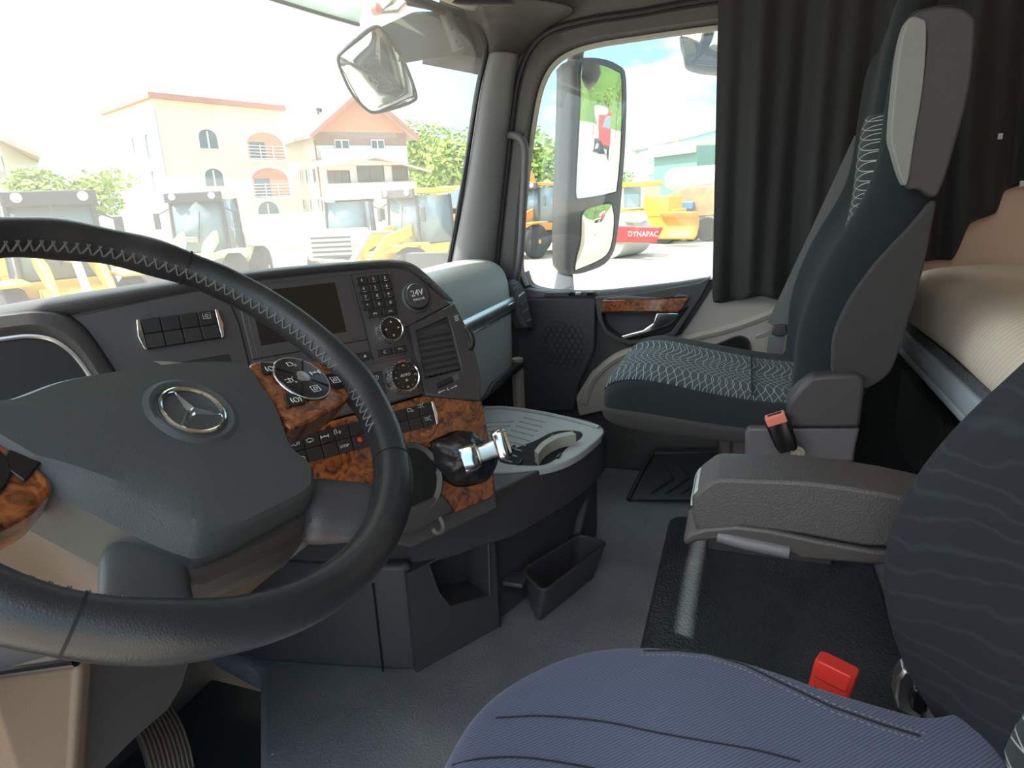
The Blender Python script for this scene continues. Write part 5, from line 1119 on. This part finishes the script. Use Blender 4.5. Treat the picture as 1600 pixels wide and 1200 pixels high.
# --- house with deep eaves at the left edge
h3 = empty('house', hp(20, 40), 'white and grey house with deep sloping eaves at the left edge', 'building')
w3 = Wall(hp(-60, 41), hp(26, 40)); w4 = Wall(hp(26, 40), hp(63, 44))
w3.slab(6.2, 5, 'white_wall', h3); w4.slab(5.2, 4, 'grey_wall', h3)
pc_ = [at(*p, pl=(hp(26, 39), (CP-hp(26, 39)).normalized())) for p in [(-80,160),(0,206),(64,239),(63,246),(22,228),(0,218),(-80,178)]]
away = (hp(26, 40)-CP).normalized()*6; away.z = 0
obj('roof', MB().loft([pc_[:3]+pc_[3:], [p+away for p in pc_]]), 'roof_tile', h3)
obj('balcony', MB().bf(w3.f, w3.L-3.2, w3.L, w3.q(10, 268)[1], w3.q(10, 243)[1], .1*w3.flip, .9*w3.flip), 'white_wall', h3)
w4.window((30, 242, 44, 262), h3, 0, bars=0)
# --- far roofs and wall
bw = empty('boundary_wall', hp(300, 40), 'long pale wall running behind the parked loaders', 'wall')
Wall(hp(-80, 36), hp(330, 38)).slab(2.1, .25, 'white_wall', bw, 'wall_panel'); Wall(hp(330, 38), hp(640, 44)).slab(2.0, .25, 'cream_wall', bw, 'wall_panel'); Wall(hp(640, 44), hp(760, 48)).slab(2.0, .25, 'white_wall', bw, 'wall_panel')
# --- warehouse
wh = empty('warehouse', hp(992, 46), 'pale green warehouse with sloping roof line and glazed upper corner', 'building')
ww = Wall(hp(992, 48), hp(1120, 40)); k = ww.flip
tl_, tr_ = ww.q(992, 235), ww.q(1120, 201)
obj('wall', MB().prism(ww.f, [(0, 0), (ww.L+6, 0), (ww.L+6, tr_[1]+.8), (ww.L, tr_[1]), (0, tl_[1])], -5*k, 0), 'warehouse', wh)
obj('roof_edge', MB().tube([ww.f(-.1, tl_[1], .1*k), ww.f(ww.L, tr_[1], .1*k)], .12, 6), 'grey_wall', wh)
ww.window((1015, 241, 1046, 257), wh, 0, pane='green_glass', bars=2); ww.window((1015, 272, 1046, 283), wh, 0, pane='green_glass', bars=2)
a0, a1, b0, b1 = ww.rect(1063, 214, 1125, 229); obj('upper_glazing', MB().bf(ww.f, a0, a1, b0, b1, 0, .08*k), 'green_glass', wh)
a0, a1, b0, b1 = ww.rect(1056, 236, 1125, 268); obj('corrugated_annex', MB().bf(ww.f, a0, a1, 0, b1, 0, 1.5*k), 'corrugated', wh)
a0, a1, b0, b1 = ww.rect(1054, 229, 1125, 237); obj('annex_roof', MB().bf(ww.f, a0, a1, b0, b1, 0, 1.8*k), 'roof_tile', wh)
# --- mountain and wooded hill (the hill shows in the mirrors)
def ridge(name, pts, m, depth, label, cat):
    rows = []
    for p, h in pts:
        d = V((p.x-CP.x, p.y-CP.y, 0)).normalized(); rows.append([V((p.x, p.y, GZ)), V((p.x, p.y, GZ+h*.6))+d*depth*.4, V((p.x, p.y, GZ+h))+d*depth, V((p.x, p.y, GZ))+d*depth*2])
    return obj(name, MB().grid(rows), m, sub=1, sharp=180, label=label, cat=cat)
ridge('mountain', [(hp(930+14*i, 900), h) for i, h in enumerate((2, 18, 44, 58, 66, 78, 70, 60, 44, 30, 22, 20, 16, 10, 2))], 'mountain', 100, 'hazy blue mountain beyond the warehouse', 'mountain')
hill = ridge('wooded_hill', [(V((-20+16*i, -190+3*i, 0)), h) for i, h in enumerate((4, 22, 38, 46, 42, 34, 26, 16, 10, 6, 3))], 'hill_green', 40, 'green wooded hill seen in the side mirror', 'hill')
# --- trees
def tree(name, p, h, rx, rz, m, n, label, seed, group='trees beyond the yard', trunk=True):
    rnd = random.Random(seed); t = empty(name, p, label, 'tree', group); g = MB()
    blobs = [(V((rnd.uniform(-.55, .55)*rx, rnd.uniform(-.55, .55)*rx, h-rz+rnd.uniform(-.6, .55)*rz)), rnd.uniform(.42, .62)) for _ in range(11)]
    for i in range(n):
        c, s_ = rnd.choice(blobs); d = V((rnd.gauss(0, 1), rnd.gauss(0, 1), rnd.gauss(0, 1))).normalized()
        q = c + V((d.x*rx*s_, d.y*rx*s_, d.z*rz*s_))*rnd.uniform(.78, 1.05); q.z = max(q.z, .25)
        a = V((rnd.gauss(0, 1), rnd.gauss(0, 1), rnd.gauss(0, .6))).normalized(); b = a.cross(d+V((0, .1, .2))).normalized(); l_ = rnd.uniform(.16, .30)*max(.7, rx/3.0)
        g.add([p+q-a*l_, p+q-b*l_*.55, p+q+a*l_, p+q+b*l_*.55], [(0, 1, 2, 3)])
    o = obj('foliage', g, m, t); o['kind'] = 'stuff'
    if trunk:
        obj('trunk', MB().tube([p, p+V((.05*h*.2, 0, h*.4)), p+V((0, .05, h*.75))], lambda u: .22*(1-.6*u), 8), 'bark', t)
        for i in range(4):
            a = i*1.6; obj('branch', MB().tube([p+V((0, 0, h*.4)), p+V((math.cos(a)*rx*.5, math.sin(a)*rx*.5, h*.68))], .07, 6), 'bark', t)
    return t
tree('tree', hp(670, 84), 11.6, 4.2, 5.0, 'leaf', 3200, 'bright green round tree just right of the gabled house', 1)
tree('tree', hp(724, 66), 9.5, 3.5, 4.4, 'leaf', 3200, 'bright green tree seen against the windscreen pillar edge', 2)
tree('tree', hp(790, 80), 9.4, 3.6, 4.2, 'leaf', 1600, 'green tree standing behind the windscreen pillar', 3)
tree('tree', hp(828, 58), 7.8, 3.4, 3.6, 'leaf', 3000, 'leafy green tree between grab handle and side mirror', 4)
tree('tree', hp(898, 66), 8.0, 3.4, 3.6, 'leaf', 1600, 'leafy green tree behind the tall side mirror', 5)
tree('bush', hp(78, 37), 4.6, 1.4, 1.4, 'leaf', 1300, 'low green bush beside the house at the left edge', 6)
tree('bush', hp(145, 43), 4.9, 2.0, 1.3, 'leaf', 1500, 'wide green bush left of the cream house', 7)
tree('bush', hp(968, 55), 3.9, 1.8, 1.0, 'leaf', 700, 'small green bush beyond the roller left of the warehouse', 8)
for i in range(9):
    tree('tree', V((4+9*i, -95+5*(i % 3)-3*i, GZ)), 11+2*(i % 3), 4.2, 5, 'leaf_dark', 500, ['tall','short','wide','slender','round','broad','low','leaning','last'][i] + ' dark tree in the row at the foot of the wooded hill behind', 20+i, 'trees behind the truck')
# --- wheel loaders
def loader(label, p, yaw, paint, sc=1.0, arms=True):
    r = empty('wheel_loader', (0, 0, 0), label, 'wheel loader', 'construction machines parked in the yard')
    box = lambda n, c, s_, m, par=r, bv=.03: obj(n, MB().box(c, s_), m, par, bevel=bv)
    hood = box('engine_hood', (0, -1.75, 1.35), (1.7, 1.9, .95), paint, bv=.12)
    for i in range(5): box('grille_bar', (0, -2.72, 1.02+.15*i), (1.3, .06, .06), 'dark_steel', hood, .01)
    box('rear_frame', (0, -1.5, .75), (1.2, 2.4, .5), 'dark_steel'); box('front_frame', (0, 1.2, .85), (1.0, 1.5, .7), paint)
    for sx in (-1, 1):
        for y in (1.25, -1.35):
            f = Fr((sx*.72, y, .66), (0, 1, 0), (0, 0, 1))
            wh_ = obj('wheel', MB().lathe(f, [(.36, 0), (.58, .02), (.66, .10), (.66, .34), (.58, .42), (.36, .44)], 24) if sx > 0 else MB().lathe(f, [(.36, 0), (.58, -.02), (.66, -.10), (.66, -.34), (.58, -.42), (.36, -.44)], 24), 'tyre', r)
            obj('wheel_hub', MB().lathe(f, [(.35, .05*sx), (.35, .40*sx), (.15, .43*sx), (.02, .45*sx)], 18), paint, wh_)
            box('fender', (sx*.92, y, 1.38), (.5, 1.1, .06), paint)
    cab = box('cab_floor', (0, .0, 1.18), (1.5, 1.5, .3), paint)
    for sx in (-1, 1):
        for y in (-.68, .70): obj('cab_pillar', MB().tube([V((sx*.70, y, 1.3)), V((sx*.66, y*.92, 2.72))], .05, 6), 'dark_steel', cab)
        obj('side_glass', MB().add([V((sx*.70, -.62, 1.36)), V((sx*.70, .64, 1.36)), V((sx*.66, .60, 2.7)), V((sx*.66, -.6, 2.7))], [(0, 1, 2, 3)]), 'cab_glass', cab, solid=.01)
    obj('windscreen', MB().add([V((-.66, .70, 1.36)), V((.66, .70, 1.36)), V((.62, .64, 2.7)), V((-.62, .64, 2.7))], [(0, 1, 2, 3)]), 'cab_glass', cab, solid=.01)
    obj('rear_glass', MB().add([V((-.66, -.68, 1.36)), V((.66, -.68, 1.36)), V((.62, -.62, 2.7)), V((-.62, -.62, 2.7))], [(0, 1, 2, 3)]), 'cab_glass', cab, solid=.01)
    obj('wiper', MB().tube([V((.05, .76, 1.6)), V((-.08, .72, 2.4))], .015, 5), 'dark_steel', cab); box('operator_chair', (0, -.1, 1.55), (.5, .5, .5), 'dark_steel', cab)
    rf = box('cab_roof', (0, -.02, 2.84), (1.5, 1.6, .14), paint, bv=.05)
    box('roof_visor', (0, .80, 2.78), (1.46, .10, .26), 'dark_steel', rf)
    for sx in (-.5, .5): obj('work_lamp', MB().lathe(Fr((sx, .86, 2.80), (-1, 0, 0), (0, 0, 1)), [(.085, -.02), (.085, .03), (.06, .035), (.01, .04)], 16), 'lamp_glass', rf)
    for sx in (-1, 1): 
        mr = obj('cab_mirror', MB().box((sx*1.02, .75, 2.2), (.16, .05, .42)), 'dark_steel', r, bevel=.02); obj('mirror_bracket', MB().tube([V((sx*.7, .7, 2.5)), V((sx*1.0, .75, 2.35))], .02, 5), 'dark_steel', mr)
    if arms:
        for sx in (-.42, .42):
            obj('lift_arm', MB().loft([[V((sx+dx, y, z+dz)) for dx, dz in ((-.06, -h), (.06, -h), (.06, h), (-.06, h))] for y, z, h in ((.75, 1.75, .16), (1.7, 1.45, .20), (2.75, .55, .12))]), paint, r, bevel=.02)
            obj('lift_cylinder', MB().tube([V((sx*.7, 1.0, .95)), V((sx*.7, 1.9, 1.15))], .06, 8), 'hyd_grey', r)
        obj('tilt_link', MB().tube([V((0, 1.1, 1.7)), V((0, 1.9, 1.75)), V((0, 2.7, .85))], .07, 8), 'hyd_grey', r)
        obj('bucket', MB().grid([[V((x, y, z)) for y, z in ((3.55, .06), (2.95, .05), (2.72, .25), (2.68, .6), (2.85, .98), (3.1, 1.1))] for x in (-1.2, -.4, .4, 1.2)]), 'hyd_grey', r, solid=.06)
    r.scale = (sc, sc, sc); r.rotation_euler = (0, 0, yaw); r.location = p
    return r
def face(p, off=0): d = CP-p; return math.atan2(-d.x, d.y)+off
p = hp(72, 15.5); loader('loader with lamp visor partly hidden by the steering wheel at far left', p, face(p, R(8)), 'paint_yellow', 1.0)
p = hp(320, 20.5); loader('cream loader with two roof lamps in front of the cream house', p, face(p, R(-18)), 'paint_cream', 1.0)
p = hp(655, 19.5); loader('yellow loader with grey lift arms beside the windscreen pillar', p, face(p, R(-50)), 'paint_yellow', .95)
p = hp(545, 23); loader('cream loader turned away showing its grille bars above the dashboard', p, face(p, R(165)), 'paint_white', .92, False)
p = hp(838, 28); loader('orange loader seen between grab handle and side mirror', p, face(p, R(-40)), 'paint_orange', 1.0)
# --- excavator beyond
p = hp(700, 37); ex = empty('excavator', p, 'orange excavator cab beside the windscreen pillar', 'excavator')
fe = Fr(p, (1, 0, 0), (0, 1, 0))
obj('tracks', MB().box(p+V((0, 0, .45)), (2.4, 3.4, .9)), 'dark_steel', ex, bevel=.2); obj('upper_body', MB().box(p+V((0, 0, 1.5)), (2.4, 2.8, 1.0)), 'paint_orange', ex, bevel=.1)
obj('cab', MB().box(p+V((-.7, -.6, 2.3)), (1.0, 1.5, 1.5)), 'paint_orange', ex, bevel=.08); obj('cab_window', MB().box(p+V((-.72, -.8, 2.4)), (1.05, 1.2, 1.0)), 'cab_glass', ex, bevel=.05)
obj('boom', MB().tube([p+V((.3, -1.2, 1.8)), p+V((.3, -3.0, 4.0)), p+V((.3, -4.6, 3.4))], .2, 8), 'paint_orange', ex); obj('stick', MB().tube([p+V((.3, -4.6, 3.6)), p+V((.3, -5.4, 1.2))], .14, 8), 'paint_orange', ex)
# --- soil roller with red frame
p = hp(972, 26); side = Fr(p, hp(1033, 25.0)-hp(965, 26.0), (0, 0, 1)); fwd_ = side.n*(1 if side.n.dot(CP-p) > 0 else -1)
ro = empty('soil_roller', p, 'red framed soil roller with smooth grey drum and white lettering', 'roller')
Fq = Fr(p, side.u, (0, 0, 1)); kq = 1 if Fq.n.dot(CP-p) > 0 else -1
dk = .98*kq; q0, q1 = Fq.inv(940, 354, dk)[0], Fq.inv(1033, 354, dk)[0]; zt_, zb_ = Fq.inv(1000, 352, dk)[1], Fq.inv(1000, 379, dk)[1]
dr = (Fq.inv(1000, 397)[1], Fq.inv(1000, 336)[1]); rr = .78
obj('drum', MB().lathe(Fr(Fq(Fq.inv(968, 380)[0], rr, -1.1*kq), side.u, (0, 0, 1)), [(.2, 0), (rr, 0), (rr, 1.9*kq), (.2, 1.9*kq)], 40), 'tank', ro)
fr_o = obj('drum_frame', MB().prism(Fq, [(q0, zb_), (q1-.25, zb_), (q1, zt_*.75+zb_*.25), (q1, zt_*.9+zb_*.1), (q0, zt_)], .85*kq, .98*kq), 'paint_red', ro, bevel=.04)
tq = Fq.inv(1005, 366, .98*kq)
text('DYNAPAC', Fr(Fq(tq[0], tq[1], .985*kq), side.u, (0, 0, 1)), .27, 'white_print', fr_o, ext=.004)
obj('drum_guard', MB().box(Fq(Fq.inv(975, 345)[0], 1.45, -.1*kq), (1.5, 1.5, .35)), 'paint_white', ro, bevel=.15)
# --- yellow grader behind
p = hp(1015, 32); gd = empty('grader', p, 'yellow machine with glazed cab and wide blade in front of the warehouse', 'grader')
Fg = Fr(p, side.u, (0, 0, 1)); kg = 1 if Fg.n.dot(CP-p) > 0 else -1
def gbox(n, b, d0, d1, m, par=gd, bv=.05):
    a0, b1 = Fg.inv(b[0], b[1]); a1, b0 = Fg.inv(b[2], b[3]); return obj(n, MB().bf(Fg, a0, a1, max(b0, 0), b1, d0, d1), m, par, bevel=bv)
cb_ = gbox('cab', (972, 288, 1010, 326), -1.2, .2, 'paint_cream'); gbox('cab_window', (979, 294, 1004, 323), .18, .24, 'cab_glass', cb_, .01); gbox('cab_roof', (969, 285, 1012, 291), -1.4, .4, 'paint_yellow', cb_)
gbox('engine_cover', (1011, 307, 1049, 338), -1.0, .3, 'paint_yellow'); gbox('chassis', (962, 328, 1054, 352), -1.1, .1, 'paint_yellow'); gbox('side_skirt', (1000, 338, 1056, 366), -.3, .25, 'paint_yellow')
obj('blade', MB().grid([[Fg(Fg.inv(x, 350)[0], Fg.inv(1060, y)[1], dd) for y, dd in ((330, 1.2), (340, .95), (352, .95), (364, 1.1), (369, 1.35))] for x in (1052, 1072, 1092, 1108)]), 'paint_orange', gd, solid=.08)
for x in (970, 995, 1040):
    a = Fg.inv(x, 350)[0]; obj('wheel', MB().lathe(Fr(Fg(a, .62, -.2), side.u, (0, 0, 1)), [(.25, .35), (.6, .35), (.62, .2), (.62, 0), (.25, 0)], 20), 'tyre', gd)
# --- brown tipper and tank behind
p = hp(1085, 33); tk = empty('tipper', p, 'rusty brown tipper body with blue lettered panel beside the curtain', 'truck')
Fg = Fr(p, side.u, (0, 0, 1)); gd2 = tk
def tb_(n, b, d0, d1, m): 
    a0, b1 = Fg.inv(b[0], b[1]); a1, b0 = Fg.inv(b[2], b[3]); return obj(n, MB().bf(Fg, a0, a1, max(b0, 0), b1, d0, d1), m, tk, bevel=.05)
a_ = [Fg.inv(*q) for q in [(1052,303),(1075,293),(1140,288),(1140,335),(1060,340)]]
obj('tipper_body', MB().prism(Fg, a_, -1.5, .3), 'rust', tk, bevel=.05); pb_ = tb_('blue_panel', (1051, 315, 1090, 327), .3, .5, 'container_blue')
text('XOXO', Fr(Fg(*Fg.inv(1098, 319, .52), .52), side.u, (0, 0, 1)), .5, 'white_print', tk, ext=.01) if False else None
for x in (1062, 1085, 1110): obj('wheel', MB().lathe(Fr(Fg(Fg.inv(x, 340)[0], .55, .1), side.u, (0, 0, 1)), [(.2, .3), (.52, .3), (.55, .15), (.52, 0), (.2, 0)], 20), 'tyre', tk)
p = hp(1070, 36.5); tn = empty('storage_tank', p, 'large beige pipe like tank lying in front of the warehouse', 'tank')
Fg2 = Fr(p, side.u, (0, 0, 1)); a0, z0 = Fg2.inv(1037, 278); a1, z1 = Fg2.inv(1140, 272)
obj('shell', MB().lathe(Fr(Fg2(a0, z0-.1, -.6), Fg2.n, (0, 0, 1)), [(.01, .25), (.45, .05), (.60, -.35), (.62, -5.5), (.01, -5.6)] if Fg2.n.cross(V((0, 0, 1))).dot(side.u) < 0 else [(.01, -.25), (.45, -.05), (.60, .35), (.62, 5.5), (.01, 5.6)], 24), 'tank', tn)
for q in (.8, 2.4): obj('saddle', MB().box(Fg2(a0+q, z0/2-.4, -.6), (.4, .4, max(.5, z0-.7))), 'hyd_grey', tn)
# --- truck parked behind, seen in the mirrors
p = V((13.5, -42, GZ)); mt = empty('mixer_truck', p, 'grey mixer truck parked behind, seen in the side mirror', 'truck')
obj('chassis', MB().box(p+V((0, 0, .95)), (2.2, 8, .35)), 'dark_steel', mt, bevel=.05); obj('cab', MB().box(p+V((0, 3.2, 2.1)), (2.4, 1.9, 2.2)), 'paint_red', mt, bevel=.1)
obj('cab_window', MB().box(p+V((0, 4.12, 2.5)), (2.1, .12, .8)), 'cab_glass', mt, bevel=.04)
obj('drum', MB().lathe(Fr(p+V((0, -3.6, 3.1)), (1, 0, 0), (0, .25, 1)) if False else Fr(p+V((0, 1.6, 2.2)), (1, 0, 0), (0, .22, .97)), [(.5, -.2), (1.1, .8), (1.2, 2.2), (.9, 4.2), (.5, 5.0)], 24), 'grey_wall', mt)
for y in (3.2, -1.5, -2.9):
    for sx in (-1, 1): obj('wheel', MB().lathe(Fr(p+V((sx*.85, y, .52)), (0, 1, 0), (0, 0, 1)), [(.2, 0), (.5, 0), (.52, .15*sx), (.5, .3*sx), (.2, .3*sx)], 20), 'tyre', mt)
